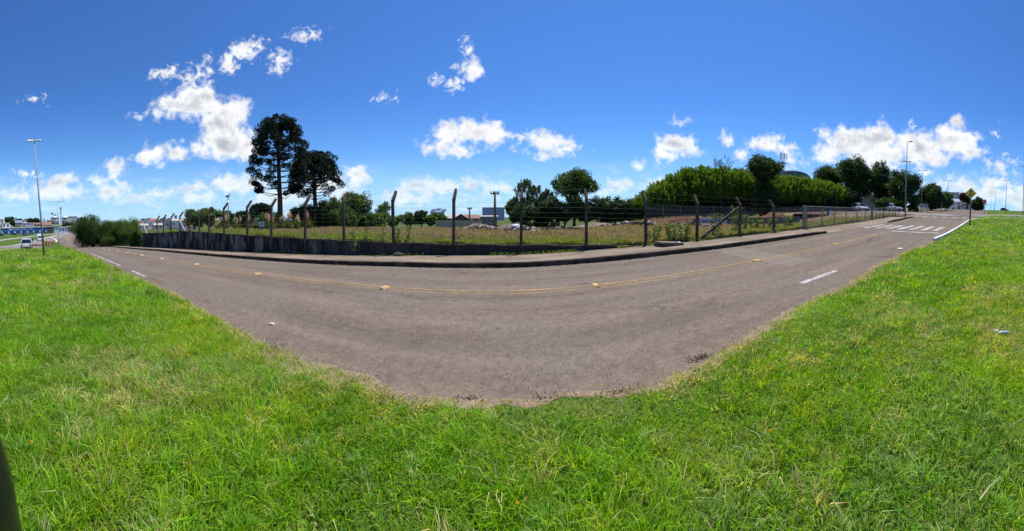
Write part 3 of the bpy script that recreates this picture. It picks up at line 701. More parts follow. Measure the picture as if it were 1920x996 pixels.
def ring_points(n, r0, r1, seed, p=1.0):
    "points on the verge side around the photographer, denser towards r0"
    r = np.random.default_rng(seed); u = r.random(n)**p
    D = np.sqrt(r0*r0+(r1*r1-r0*r0)*u) if p == 1 else r0*(r1/r0)**u
    px = r.uniform(-70, 1990, n); a = (px-985)/FPX
    X = D*np.sin(a); Y = D*np.cos(a); return X, Y
def lawn_colour(X, Y, seed=0):
    r = np.random.default_rng(seed+50); n = len(X)
    g = np.array([0.24, 0.45, 0.012]); y = np.array([0.43, 0.52, 0.020]); dgr = np.array([0.11, 0.29, 0.012]); st = np.array([0.60, 0.52, 0.24]); pale = np.array([0.32, 0.46, 0.13])
    a = fbm(X, Y, 0.9, 21); b = fbm(X, Y, 2.2, 22); c_ = fbm(X, Y, 1.1, 23); e = fbm(X, Y, 1.7, 24)
    a = a+.9*np.exp(-((X-3.2)**2/2.2+(Y+.6)**2/1.2))+.5*np.exp(-((X-1.6)**2/.5+(Y+.2)**2/.5))
    C = np.tile(g, (n, 1)); u = r.random(n)
    def mixin(mask, col): C[mask] = col
    mixin(u < np.clip(.28+.5*b, 0.05, .8), dgr)
    mixin((r.random(n) < np.clip(.10+.35*c_, .02, .4)), y)
    mixin((r.random(n) < np.clip(.10+.35*e, .02, .4)), pale)
    near = np.clip(1-np.hypot(X, Y)/5.0, 0, 1)
    mixin((r.random(n) < np.clip(.03+.60*np.clip(a-.2, 0, 1)+.05*near, 0, .55)), st)
    ed = np.clip(1-(edge(X)-Y)/.5, 0, 1)*(X < 13)
    mixin(r.random(n) < ed*.30, st)
    return C
def bare(X, Y):
    "where the turf is thin: sandy edge and a few worn patches"
    e = np.clip(1-(edge(X)-Y)/(.09+.09*fbm(X, X*0, 1.9, 31)+.30*np.exp(-((X+2.4)/1.0)**2)+.10*sstep(2.2, 3.0, X)*sstep(9, 6, X)), 0, 1)*(X < 13)
    p = np.zeros_like(X)
    for (hx, hy, rx, ry) in BARE: p = np.maximum(p, np.clip(1.4-np.hypot((X-hx)/rx, (Y-hy)/ry)-.35*fbm(X, Y, 5, 33), 0, 1))
    return np.maximum(e*.75, p*.8)
BARE = [(*hit(640, 700), .40, .14), (*hit(690, 722), .22, .09), (*hit(545, 690), .20, .08), (*hit(372, 698), .11, .07)]
# ------------------------------------------------------------------ lawn and field
def lawn(n, r0, r1, seed, hh, ww, sp, p=1.0, name='grass', label=None, per=26):
    "tufts of blades leaning outwards over a short under-layer"
    X0, Y0 = ring_points(n//per, r0, r1, seed, p); r = np.random.default_rng(seed+2)
    left = sstep(1.0, -3.0, X0)*sstep(1.2, 3.2, np.hypot(X0, Y0)); m_ = len(X0)
    th = hh*np.maximum(.45, 1+.45*fbm(X0, Y0, 2.6, 11)+.6*left)*r.uniform(.55, 1.45, m_); tone = r.uniform(.62, 1.38, m_); hue = r.normal(0, .10, m_)
    k = np.repeat(np.arange(m_), per); N = len(k); s_ = sp*r.uniform(.6, 1.3, m_)[k]; dx = r.normal(0, 1, N); dy = r.normal(0, 1, N)
    X = X0[k]+dx*s_; Y = Y0[k]+dy*s_; az = np.arctan2(dy, dx)+r.normal(0, .6, N); h = th[k]*r.uniform(.5, 1.25, N); lean = np.clip(.25+.45*np.hypot(dx, dy), .1, 1.5)*r.uniform(.6, 1.3, N)
    C = lawn_colour(X0, Y0, seed)[k]*tone[k][:, None]*np.stack([1+hue[k], np.ones(N), np.ones(N)], 1)
    pick = r.random(N) < .25; C[pick] = lawn_colour(X[pick], Y[pick], seed+9)
    # short under-layer
    X1, Y1 = ring_points(int(n*.45), r0, r1, seed+5, p); n1 = len(X1)
    X = np.concatenate([X, X1]); Y = np.concatenate([Y, Y1]); h = np.concatenate([h, hh*.45*r.uniform(.6, 1.4, n1)]); az = np.concatenate([az, r.uniform(0, 6.28, n1)]); lean = np.concatenate([lean, r.uniform(.5, 1.6, n1)]); C = np.concatenate([C, lawn_colour(X1, Y1, seed+7)*.75])
    k = (Y < edge(X)+.03); k &= r.random(len(X)) > bare(X, Y)*.96; X, Y, h, az, lean, C = X[k], Y[k], h[k], az[k], lean[k], C[k]
    h = h*(1-.45*np.clip(1-(edge(X)-Y)/.5, 0, 1)); w = ww*r.uniform(.6, 1.3, len(X))
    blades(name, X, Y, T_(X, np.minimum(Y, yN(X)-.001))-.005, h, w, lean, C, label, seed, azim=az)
lawn(330000, 1.2, 5.0, 1, .072, .0060, .030, label='short green grass of the verge at the photographer\'s feet')
lawn(300000, 4.8, 13, 2, .095, .011, .060, p=.8, label='green grass of the verge a few metres from the photographer')
lawn(230000, 12, 60, 3, .14, .028, .16, p=.75, label='far green grass of the verge running along the road')
# broad-leaved weeds in the lawn
r = np.random.default_rng(5); X, Y = ring_points(2600, 1.3, 7, 44); k = (Y < edge(X)-.15) & (fbm(X, Y, 1.6, 61) > .02); X, Y = X[k], Y[k]
C = np.stack([X, Y, T_(X, Y)+.018], 1); N = 7; P = (C[:, None, :]+r.normal(size=(len(X), N, 3))*np.array([.02, .02, .008])).reshape(-1, 3)
V, q, c = cards(P, .026, 3, .25, 1.5, np.tile(np.array([.10, .22, .03]), (len(P), 1)), .3)
tag(link('lawn_weeds', np_mesh('lawn_weeds', V, q, col=c), M['leaf']), 'small broad-leaved weeds mixed into the green verge', 'weeds', kind='stuff')
# dry clippings along the sandy edge
X = np.random.default_rng(9).uniform(-30, 12.8, 15000); r = np.random.default_rng(10); Y = edge(X)-np.abs(r.normal(0, .10, len(X)))+.04
blades('dry_grass', X, Y, T_(X, np.minimum(Y, yN(X)-.001)), r.uniform(.008, .03, len(X)), r.uniform(.002, .005, len(X))*(1+np.abs(X)*.12), r.uniform(1, 3, len(X)), np.tile(np.array([.42, .32, .19]), (len(X), 1)), 'dry straw clippings along the sandy edge of the road', 12)
# ragged sandy margin sheet between turf and asphalt, and worn patches
def margin_sheet():
    xs = XS[(XS > -46) & (XS < 13)]
    A = lambda X: edge(X)-.12-.10*fbm(X, X*0, 2.1, 41)-.05*fbm(X, X*0, 8, 42)-.30*np.exp(-((X+2.4)/1.0)**2)-.08*sstep(2.2, 3.0, X)*sstep(9, 6, X)
    B = lambda X: edge(X)+.03+.05*fbm(X, X*0, 3.1, 43)+.03*fbm(X, X*0, 13, 44)
    strip('roadside_ground', xs, A, B, np.linspace(0, 1, 6), lambda X, Y: np.maximum(vz(X, Y), zr(X))+.006-.016*(np.abs(Y-A(X)) < 1e-6), M['sand'])
margin_sheet()
for i, (hx, hy, rx, ry) in enumerate(BARE[:4]):
    th = np.linspace(0, 2*pi, 29)[:-1]; V = [(hx, hy, gz(hx, hy)+.006)]; 
    for t in th:
        k = 1+.25*sin(3*t+i)+.15*sin(7*t+2*i); x, y = hx+rx*1.25*k*cos(t), hy+ry*1.25*k*sin(t); V.append((x, y, gz(x, min(y, float(yN(x))-.001))-.006))
    tag(link('bare_ground', np_mesh('bare_ground', V, tris=[(0, 1+j, 1+(j+1) % 28) for j in range(28)]), M['sand']), kind='structure')

def field_grass():
    r = np.random.default_rng(70); n = 330000
    px = r.uniform(255, 1680, n); D0 = 11.25/np.maximum(np.cos((px-985)/FPX), .12); D = D0+(np.minimum(62, D0+45)-D0)*r.random(n)**2.0
    a = (px-985)/FPX; X = D*np.sin(a); Y = D*np.cos(a)
    k = (Y > 11.25) & (X > -37); 
    k &= ~((X > 33) & (Y < 34)); X, Y, D = X[k], Y[k], D[k]; n = len(X)
    dep = Y-11; v = fbm(X, Y, .35, 71); v2 = fbm(X, Y, 1.3, 72)
    gr = np.array([.17, .27, .035]); ye = np.array([.26, .26, .08]); pu = np.array([.26, .19, .145]); st = np.array([.36, .29, .20])
    green = np.clip(1.0-dep/3.2+.5*v+1.0*sstep(-3, -14, X)*sstep(26, 16, Y)*.7, 0, 1)
    green = np.where(X > 4, np.clip(green*.55, 0, 1), green)
    C = np.tile(pu, (n, 1)); u = r.random(n); C[u < .30+.2*v2] = st; C[r.random(n) < .18] = ye
    m = r.random(n) < green; C[m] = gr; m = r.random(n) < green*.45; C[m] = ye
    h = (.24+.11*v2)*r.uniform(.5, 1.3, n); h = np.where((X > 5) & (dep < 2.5), h*1.15, h); 
    k = r.random(n) < np.clip(1.1-np.maximum(0, dep-14)*.035, .25, 1); 
    w = .012+.0011*D
    blades('field_grass', X[k], Y[k], T_(X, Y)[k]-.02, h[k], w[k], r.uniform(.1, .7, k.sum()), C[k], 'tall drying green and purplish grass of the empty lot behind the wall', 73)
field_grass()
# weeds rooted where the pavement meets the wall, and in the kerb joints
r = np.random.default_rng(88); n = 15000; X = r.uniform(-37, 12.5, n); g_ = fbm(X, X*0, 1.3, 81)+.5*fbm(X, X*0, 5, 82); k = g_ > .12; X = X[k]; n = len(X); Y = 11.0-np.abs(r.normal(0, .09, n)); Y = np.minimum(Y, 11.0)
blades('pavement_weeds', X, Y, T_(X, Y)-.005, r.uniform(.04, .17, n), r.uniform(.012, .022, n), r.uniform(.2, 1.1, n), np.array([(.16, .26, .04), (.10, .19, .03), (.30, .26, .12)])[r.integers(0, 3, n)], 'small weeds growing where the pavement meets the black wall', 83)
n = 5000; X = r.uniform(-40, 12.5, n); k = fbm(X, X*0, 2.2, 85) > .42; X = X[k]; n = len(X); Y = 8.52+r.normal(0, .05, n)
blades('kerb_weeds', X, np.minimum(Y, 8.53), zr(X), r.uniform(.02, .07, n), r.uniform(.012, .02, n), r.uniform(.3, 1.3, n), np.array([(.18, .28, .04), (.28, .24, .12)])[r.integers(0, 2, n)], 'thin weeds growing in the gutter along the kerb', 84)
def tall_weed(px, D, h, label, seed, col=(.10, .19, .035), bushy=1.0):
    X, Y = at(px, D); t = empty('tall_weed', (X, Y, gz(X, Y)-.03), seed, label, 'weed', 'tall weeds inside the lot along the wall'); r = np.random.default_rng(seed)
    k = 3 if bushy > 1.2 else 1; P = []; dr = []
    for s in range(k):
        dx, dy = r.normal(size=2)*.12*(k > 1); MB().tube([(dx, dy, 0), (dx*1.4, dy*1.4, h*.5), (dx*2, dy*2, h)], [.012, .009, .004], 5).build('stem', M['bark'], t)
        for i in range(int(55*bushy)):
            u = r.uniform(.08, 1); a = r.uniform(0, 6.28); P.append((dx*(1+u), dy*(1+u), h*u)); dr.append((cos(a), sin(a), .5))
    V, q, c = cards(np.array(P), .17*bushy**.3, seed, 0, 3.4, np.tile(np.array(col), (len(P), 1)), .35, droop=np.array(dr)*1.6)
    link('leaves', np_mesh('leaves', V, q, col=c), M['leaf'], t)
places = [(662, 12.9, 1.1, 'slim weed left of the bent post above the wall'), (687, 13.0, 1.0, 'leafy green weed, left of the tallest slim weed'), (716, 12.6, 1.5, 'tallest slim weed with a pale tip just left of a bent post above the wall'),
          (745, 12.3, .65, 'low weed just right of the second bent post'), (766, 12.3, .75, 'dark thin weed between the two bent posts in front of the distant houses')]
for i, (px, D, h, l) in enumerate(places): tall_weed(px, D, h, l, i+1)
places = [(1226, 12.9, .8, 'leafy weed right of the last post standing on the wall'), (1263, 12.8, .95, 'bushy weed growing behind the displaced manhole slab'), (1285, 13.3, 1.0, 'dark upright weed left of the first post standing on the ground'),
          (1338, 14.6, 1.35, 'broad bright green bushy weed left of the diagonal brace'), (1376, 15.6, 1.75, 'very tall dark weed between the diagonal brace and its post'), (1397, 16.2, 1.2, 'green weed right of the braced post'),
          (1428, 17.6, 1.1, 'bushy weed between the last two barbed wire posts'), (1440, 17.8, .8, 'low pale weed left of the last barbed wire post'), (1413, 17.0, .8, 'small weed two steps right of the braced post'), (1480, 19.0, .9, 'straw green weed beside the pale gate post')]
for i, (px, D, h, l) in enumerate(places): tall_weed(px, D, h*.85, l, i+20, (.09, .155, .03), 1.25)
def dandelion(px, py, label, seed):
    X, Y = hit(px, py); z = gz(X, Y); t = empty('yellow_flower', (X, Y, z), seed, label, 'flower'); mb = MB(); mb.tube([(0, 0, 0), (.004, 0, .05), (0, .004, .085)], [.0016, .0014, .0012], 5); mb.build('stem', M['stem'], t)
    r = np.random.default_rng(seed); an = r.uniform(0, 6.28, 60); el = r.uniform(0, 1.2, 60); d = np.stack([np.cos(an)*np.cos(el), np.sin(an)*np.cos(el), np.sin(el)], 1)
    V, q, c = cards(np.tile(np.array([[0, 0, .085]]), (60, 1)), .011, seed, 0, 2.5, np.tile(np.array([.85, .55, .02]), (60, 1)), .15, droop=d*2)
    link('petals', np_mesh('petals', V, q, col=c), M['leaf'], t)
M['stem'] = pmat('flower_stem', (.12, .22, .04))
for i, (px, py, l) in enumerate([(548, 796, 'yellow dandelion flower just below the bare sandy patch'), (582, 771, 'yellow dandelion flower at the lower right tip of the sandy patch'), (970, 976, 'lone yellow dandelion flower at the bottom centre of the lawn'),
                                 (1444, 833, 'yellow dandelion flower in the grass right of centre'), (60, 853, 'small yellow flower in the grass near the black post'), (1129, 742, 'yellow flower nearest the asphalt edge on its right side'), (110, 838, 'orange flower right of the black post')]): dandelion(px, py, l, i+3)
# ------------------------------------------------------------------ wall, barbed wire fence, gate, mesh fence
def wall_mat():
    m = bpy.data.materials.new('mouldy_plaster'); m.use_nodes = True; T = NT(m.node_tree); b = m.node_tree.nodes['Principled BSDF']
    P = T.n('ShaderNodeNewGeometry').outputs['Position']; X, Y, Z = T.sep(P)[0:3]
    a = T.noise(T.vec('MULTIPLY', P, (1, 1, .35)), 1.3, 7, .7); st = T.noise(T.vec('MULTIPLY', P, (5, 5, .5)), 1.2, 5, .65)
    c = T.mix(T.mapr(a, .46, .66), (.015, .012, .011, 1), (.17, .16, .155, 1)); c = T.mix(T.mapr(st, .56, .70), c, (.30, .29, .28, 1))
    c = T.mix(T.math('MULTIPLY', T.mapr(X, -16, -4), .85), c, (.035, .03, .03, 1))
    jx = T.math('ABSOLUTE', T.math('SUBTRACT', T.math('FRACT', T.math('MULTIPLY', X, .4)), .5))
    c = T.mix(T.math('MULTIPLY', T.math('LESS_THAN', jx, .008), .6), c, (.09, .08, .075, 1))
    T.set(b.inputs['Base Color'], c); b.inputs['Roughness'].default_value = .95; b.inputs['Specular IOR Level'].default_value = .1
    T.set(b.inputs['Normal'], T.bump(T.noise(P, 14, 5, .7), .5, .02)); return m
M['wall'] = wall_mat()
WTOP = lambda x: float(np.interp(x, [-37.2, -36, -28, -25.5, -25.2, -19.8, -14, 0, 2.3, 4.7, 5.6], [-.42, -.36, .0, .22, .29, .33, .35, .37, .34, .27, .25]))
w = empty('block_wall', (-16, 11.1, gz(-16, 10.9)), 0, 'low wall of black mould-stained plaster at the back of the pavement', 'wall')
xs = np.concatenate([np.arange(-37.2, 5.5, .3), [5.55]]); mb = MB(); 
for i in range(len(xs)-1):
    a, b = xs[i], xs[i+1]; 
    za, zb_ = WTOP(a)-.06+.015*sin(a*2.7), WTOP(b)-.06+.015*sin(b*2.7); ga, gb = float(zr(a))-.05, float(zr(b))-.05
    if i == 0: n0 = len(mb.v)
    vs = [(a, 11.03, ga), (a, 11.17, ga), (a, 11.17, za), (a, 11.03, za)]
    if i == 0: mb.v += [v for v in vs]
    k = len(mb.v)-4; mb.v += [(b, 11.03, gb), (b, 11.17, gb), (b, 11.17, zb_), (b, 11.03, zb_)]
    mb.f += [(k, k+4, k+7, k+3), (k+3, k+7, k+6, k+2), (k+1, k+2, k+6, k+5)]
mb.f += [(0, 3, 2, 1), (len(mb.v)-4, len(mb.v)-3, len(mb.v)-2, len(mb.v)-1)]
o = mb.build('wall', M['wall']); o.parent = w; o.matrix_parent_inverse = Matrix.Translation(-w.location)
mb = MB()
for i in range(len(xs)-1):
    a, b = xs[i], xs[i+1]; mb.bar((a+.002, 11.1, WTOP(a)-.025+.015*sin(a*2.7)), (b-.002, 11.1, WTOP(b)-.025+.015*sin(b*2.7)), .20, .07)
o = mb.build('coping', M['concrete']); o.parent = w; o.matrix_parent_inverse = Matrix.Translation(-w.location)

fence = empty('barbed_wire_fence', (-12, 11.1, 0), 0, 'barbed wire fence of concrete posts with bent tops above the black wall', 'fence')
def child(o): o.parent = fence; o.matrix_parent_inverse = Matrix.Translation(-fence.location); return o
PX = [-31.6, -29.7, -27.5, -25.3, -23.2, -21.4, -19.8, -17.65, -14.95, -12.68, -10.1, -7.72, -5.25, -2.72, -.16, 2.3, 4.75, 7.2, 9.7, 12.2]
tips = []
for i, x in enumerate(PX):
    zb = WTOP(x)-.02 if x < 5.5 else float(zr(x))+.05; lx = random.uniform(-.03, .03); ly = random.uniform(-.03, .03)
    ztop = 2.48-(.0 if x < 7 else .06) if x > -19 else np.interp(x, [-32, -19], [1.75, 2.3]); zbend = ztop-.44
    mb = MB(); A = Vector((x, 11.1, zb)); B = Vector((x+lx, 11.1+ly, zbend)); t = Vector((lx, ly, zbend-zb)).normalized(); C = B+Vector((lx*.3, .36, ztop-zbend))
    wd = .108; vs = []
    for p, du, dv in ((A, 0, 0), (B, 0, 0), (C, 0, .0)):
        for sx, sy in ((-1, -1), (1, -1), (1, 1), (-1, 1)):
            q = Vector((sx*wd/2, sy*wd/2, 0))
            if p is B: q.z = -.06*sy
            if p is C: q = Vector((sx*wd*.42, sy*.045, -sy*.045))
            vs.append(p+q)
    mb.add(vs, [(3, 2, 1, 0)]+[(j, (j+1) % 4, (j+1) % 4+4, j+4) for j in range(4)]+[(j+4, (j+1) % 4+4, (j+1) % 4+8, j+8) for j in range(4)]+[(8, 9, 10, 11)])
    child(mb.build('post', M['concrete'], bevel=.012)); tips.append((A, B, C))
def wire(name, pts):
    cu = MB(); P = []
    for a, b in zip(pts[:-1], pts[1:]):
        for k in range(5): 
            u = k/5; p = a.lerp(b, u); p = p+Vector((0, 0, -.035*4*u*(1-u))); P.append(p)
    P.append(pts[-1]); cu.tube(P, .0022, 3, False)
    for a, b in zip(P[:-1], P[1:]):          # barbs
        L = (b-a).length; k = int(L/.25)
        for j in range(k):
            p = a.lerp(b, (j+.5)/k); cu.add([p+Vector((-.012, 0, .018)), p+Vector((.012, .0, -.018)), p+Vector((.004, .01, .0))], [(0, 1, 2)])
    child(cu.build(name, M['wire']))
for f in (.08, .19, .30, .41, .52, .63, .74, .85, .96): wire('wire', [A.lerp(B, f)+Vector((0, -.066, 0)) for A, B, C in tips]+[Vector((15.0, 11.04, float(zr(15))+.1+f*1.45))])
for f in (.35, .9): wire('wire', [B.lerp(C, f)+Vector((0, -.05, .03)) for A, B, C in tips])
for (x0, x1, zt) in ((9.55, 7.3, None), (-25.2, -23.9, 1)):
    mb = MB(); A = Vector((x0, 11.02, (float(zr(x0))+1.45) if zt is None else 1.25)); B = Vector((x1, 10.98, float(zr(x1))+.1 if zt is None else WTOP(x1)+.02)); mb.bar(A, B, .11, .11); child(mb.build('brace', M['concrete' if zt is None else 'concrete_light']))
mb = MB(); mb.bar((-35.6, 11.1, WTOP(-35.6)-.03), (-37.4, 11.1, 1.0), .12, .12); child(mb.build('leaning_post', M['concrete_light']))

def mesh_mat():
    m = bpy.data.materials.new('chain_link'); m.use_nodes = True; T = NT(m.node_tree); b = m.node_tree.nodes['Principled BSDF']
    P = T.n('ShaderNodeTexCoord').outputs['Object']; X, Y, Z = T.sep(P)[0:3]
    def wires(s): return T.math('LESS_THAN', T.math('ABSOLUTE', T.math('SUBTRACT', T.math('FRACT', T.math('DIVIDE', T.math('ADD', X, T.math('MULTIPLY', Z, s)), .085)), .5)), .045)
    f = T.math('MAXIMUM', wires(1), wires(-1)); b.inputs['Base Color'].default_value = (.20, .19, .17, 1); b.inputs['Roughness'].default_value = .6
    tr = T.n('ShaderNodeBsdfTransparent'); mx = T.n('ShaderNodeMixShader'); T.set(mx.inputs[0], f)
    m.node_tree.links.new(tr.outputs[0], mx.inputs[1]); m.node_tree.links.new(b.outputs[0], mx.inputs[2]); m.node_tree.links.new(mx.outputs[0], m.node_tree.nodes['Material Output'].inputs[0]); return m
M['mesh'] = mesh_mat()
M['gate_post'] = pmat('pale_gate_post', (.30, .28, .255), .9, .2, 5, .3, 40, dirt=(.16, .13, .11), dirt_amt=.5, dscale=4)
M['gate_frame'] = pmat('greyed_gate_tube', (.27, .24, .205), .8, .2, 8, dirt=(.15, .09, .06), dirt_amt=.45, dscale=5)
def mesh_panels(name, xs_, Y0, htop, label, cat, thick_ends=(), post_w=.06, rail=True, dirv=None, group=None, gap=.08):
    "framed wire-mesh panels between posts, base following the ground"
    x0 = xs_[0]; t = empty(name, (x0, Y0 if dirv is None else 0, 0), 0, label, cat, group)
    def pos(s): return Vector((s-x0, 0, 0)) if dirv is None else Vector((dirv[0][0]+dirv[1][0]*s-x0, dirv[0][1]+dirv[1][1]*s, 0))
    P = [pos(s) for s in xs_]; G = [gz(p.x+x0, p.y+t.location.y) for p in P]; Ht = [htop(s) for s in xs_]
    for i, (p, g, h) in enumerate(zip(P, G, Ht)):
        mb = MB(); thick = i in thick_ends
        if thick: mb.bar(p+Vector((0, 0, g-.05)), p+Vector((random.uniform(-.03, .03), 0, h+.05)), .15, .15)
        else: mb.tube([p+Vector((0, 0, g-.05)), p+Vector((0, 0, h))], post_w/2, 8)
        mb.build('post', M['gate_post'] if thick else M['gate_frame'], t)
    for i in range(len(P)-1):
        a, b = P[i], P[i+1]; za, zb_ = G[i]+gap, G[i+1]+gap
        me = np_mesh('mesh_panel', [a+Vector((0, .02, za)), b+Vector((0, .02, zb_)), b+Vector((0, .02, Ht[i+1]-.02)), a+Vector((0, .02, Ht[i]-.02))], [(0, 1, 2, 3)]); link('mesh_panel', me, M['mesh'], t)
        if rail:
            mb = MB(); mb.tube([a+Vector((0, 0, Ht[i]-.02)), b+Vector((0, 0, Ht[i+1]-.02))], .028, 8); mb.build('top_rail', M['gate_frame'], t)
            mb = MB(); mb.tube([a+Vector((0, 0, za)), b+Vector((0, 0, zb_))], .02, 6); mb.build('bottom_rail', M['gate_frame'], t)
    return t
gate = mesh_panels('mesh_gate', [15.0, 15.25, 17.05, 18.75, 20.5, 22.4, 24.0, 25.45], 11.1, lambda x: float(np.interp(x, [15, 25.45], [2.20, 2.42])), 'long pale steel tube gate with wire mesh beside the pavement', 'gate', (0, 7), .07)
# two notices on the gate
def notice(name, c, wd, h, parent, mats, rz=0):
    mb = MB(); mb.box(c, (wd, .02, h)); return mb.build(name, mats, parent)
M['navy'] = pmat('navy_panel', (.03, .03, .07), .5); M['offwhite'] = pmat('notice_white', (.62, .61, .68), .5, .05)
M['ink'] = pmat('grey_ink', (.16, .16, .2), .6)
s = empty('gate_notice', (17.85, 11.02, 1.83), 0, 'small navy and white notice hung on the wire mesh gate', 'sign')
mb = MB(); mb.box((-.16, 0, 0), (.24, .015, .32)); mb.build('navy_panel', M['navy'], s); mb = MB(); mb.box((.10, -.004, -.01), (.24, .018, .34)); mb.build('white_panel', M['offwhite'], s)
mb = MB()
for k in range(5): mb.box((.10+.02*(k % 2), -.0145, .10-k*.045), (.15-.03*(k % 2), .003, .018))
mb.build('print', M['ink'], s)
mesh_panels('mesh_fence', [25.7, 26.6, 27.5, 28.4, 29.3, 30.2, 31.1, 32.2, 33.3], 11.1, lambda x: float(np.interp(x, [25.6, 33.3], [2.42, 2.95])), 'rusty wire mesh fence right of the gate up to the street corner', 'fence', (), .08, gap=.05)
mesh_panels('street_fence', list(np.linspace(0, 22, 9)), 0, lambda s: 1.0+1.75, 'thin wire mesh fence running back from the corner along the side street', 'fence', (), .05, dirv=((33.4, 11.6), (.12, .99)), rail=False)
# slanted old posts seen through the fence, a leaning pole by the corner
t = empty('corner_pole', (26.9, 10.5, gz(26.9, 10.5)), 0, 'thin dark pole standing on the pavement by the mesh fence', 'pole')
mb = MB(); mb.tube([(0, 0, -.05), (.02, 0, 2.05)], .045, 8); mb.build('shaft', M['dark'], t); mb = MB(); mb.lathe((0.02, 0, 2.05), [(.05, 0), (.05, .03), (.01, .05)], 8); mb.build('cap', M['galv'], t)
# wire fence along the foot of the hedge
t = mesh_panels('hedge_fence', list(np.linspace(0, 34, 15)), 0, lambda s: 2.55+s*.02, 'low wire fence with pale posts at the foot of the tall hedge', 'fence', (), .10, dirv=((16.5, 38.5), (.93, -.36)), rail=False)
# ------------------------------------------------------------------ trees
araucaria(525, 42, 224, 362, 122, 'tallest araucaria pine with a candelabra crown and long bare trunk', 3, lower=((-1, 5.0, 3.0), (-1, 5.9, 3.4), (1, 4.6, 1.8)))
araucaria(591, 45, 287, 372, 100, 'shorter araucaria pine just right of the tallest one', 8, lower=())
araucaria(489, 60, 381, 408, 38, 'small distant dark araucaria left of the tall araucaria trunk', 12)
G = 'trees behind the empty lot'
broad('round_tree', 630, 700, 356, 426, 50, 'round dark green tree right of the araucarias, by the bent post', G, 'mid', 21, 80, 80)
broad('bushy_tree', 586, 652, 367, 428, 47, 'dense green tree at the foot of the shorter araucaria', G, 'mid', 22, 80, 80)
broad('bushy_tree', 540, 604, 382, 428, 46, 'low dark bushy tree between the two araucaria trunks', G, 'dark', 23, 70, 70)
broad('bushy_tree', 612, 668, 388, 428, 44, 'green bush in front between the shorter araucaria and the round tree', G, 'mid', 31, 60, 70)
broad('bushy_tree', 690, 726, 398, 426, 48, 'low pale green bush right of the round tree', G, 'light', 32, 45, 60)
broad('small_tree', 700, 732, 376, 424, 55, 'slender pale green tree at the right end of the grove', G, 'light', 24, 34, 55, clump=.5)
broad('round_bush', 672, 706, 398, 426, 46, 'round low green bush under the slender pale tree', G, 'mid', 25, 40, 70)
broad('leafy_tree', 344, 385, 390, 426, 48, 'leftmost light green tree behind the left end of the wall', G, 'light', 26, 60, 70)
broad('leafy_tree', 372, 412, 386, 426, 46, 'light green domed tree left of the tall camera pole', G, 'light', 27, 60, 70)
broad('leafy_tree', 402, 440, 392, 428, 46, 'light green tree directly behind the tall camera pole', G, 'light', 28, 55, 70)
broad('leafy_tree', 434, 480, 394, 429, 44, 'low green tree just right of the tall camera pole', G, 'mid', 29, 55, 60)
broad('leafy_tree', 474, 548, 399, 429, 50, 'low dark tree behind the white notice board', G, 'mid', 30, 50, 60)
# glade of leafy trees behind the centre houses
G = 'small trees in front of the far houses'
for i, (a, b, c, d, D, col, l) in enumerate([(722, 756, 400, 424, 60, 'light', 'pale bush at the left end of the row of small trees'), (750, 790, 400, 422, 66, 'mid', 'wide low green tree in front of the low pale roof'), (776, 803, 393, 422, 58, 'dark', 'tallest pointed tree of the small row left of the houses'),
        (796, 818, 402, 424, 56, 'light', 'round light bush right of the pointed tree'), (810, 838, 399, 420, 60, 'mid', 'green tree just below the tilted roof panels')]): broad('small_tree', a, b, c, d, D, l, G, col, 40+i, 45, 60)
# dark grove right of centre
G = 'dark grove right of the centre'
broad('pale_tree', 944, 985, 371, 408, 52, 'grey-green rounded tree at the left end of the dark grove', G, 'olive', 50, 60, 60)
conifer('conifer', 984, 50, 341, 2.3, 'tallest pointed dark conifer left of the big broad tree', G, 'dark', 51)
conifer('conifer', 1006, 51, 352, 2.2, 'second pointed dark conifer right of the tallest one', G, 'dark', 52)
conifer('conifer', 1026, 50, 361, 2.0, 'third shorter dark conifer of the dark grove', G, 'dark', 53)
broad('spreading_tree', 1033, 1120, 316, 370, 48, 'tall tree with a flat spreading crown above the dark grove', 'dark grove right of the centre', 'mid', 54, 110, 75, clump=.62, limbs=16, fork=.5)
for i, (a, b, c, d, D, l) in enumerate([(1010, 1058, 366, 414, 46, 'dark bushy tree under the left side of the flat crown'), (1050, 1104, 366, 412, 45, 'dark bushy tree under the middle of the flat crown'), (1096, 1142, 366, 412, 46, 'dark bushy tree under the right side of the flat crown'),
        (960, 1012, 382, 416, 45, 'low dark bush at the feet of the pointed conifers'), (1130, 1176, 365, 412, 47, 'dark round tree right of the flat-crowned tree'), (1164, 1206, 370, 412, 48, 'olive round tree left of the grassy green hedge'), (1196, 1226, 376, 412, 47, 'small olive tree touching the left end of the hedge')]):
    broad('dark_tree', a, b, c, d, D, l, G, ['dark', 'dark', 'dark', 'dark', 'dark', 'olive', 'olive'][i], 60+i, 75, 70)
for i, (a, b, c, l) in enumerate([(952, 1004, 392, 'first'), (996, 1044, 394, 'second'), (1036, 1082, 393, 'third'), (1076, 1122, 394, 'fourth'), (1114, 1160, 393, 'fifth'), (1152, 1196, 394, 'sixth'), (1188, 1232, 393, 'seventh')]):
    broad('infill_shrub', a, b, c, 415, 49, f'{l} low dark shrub from the left filling the foot of the dark grove', 'shrubs under the dark grove', 'dark', 170+i, 60, 60, lobes=4)
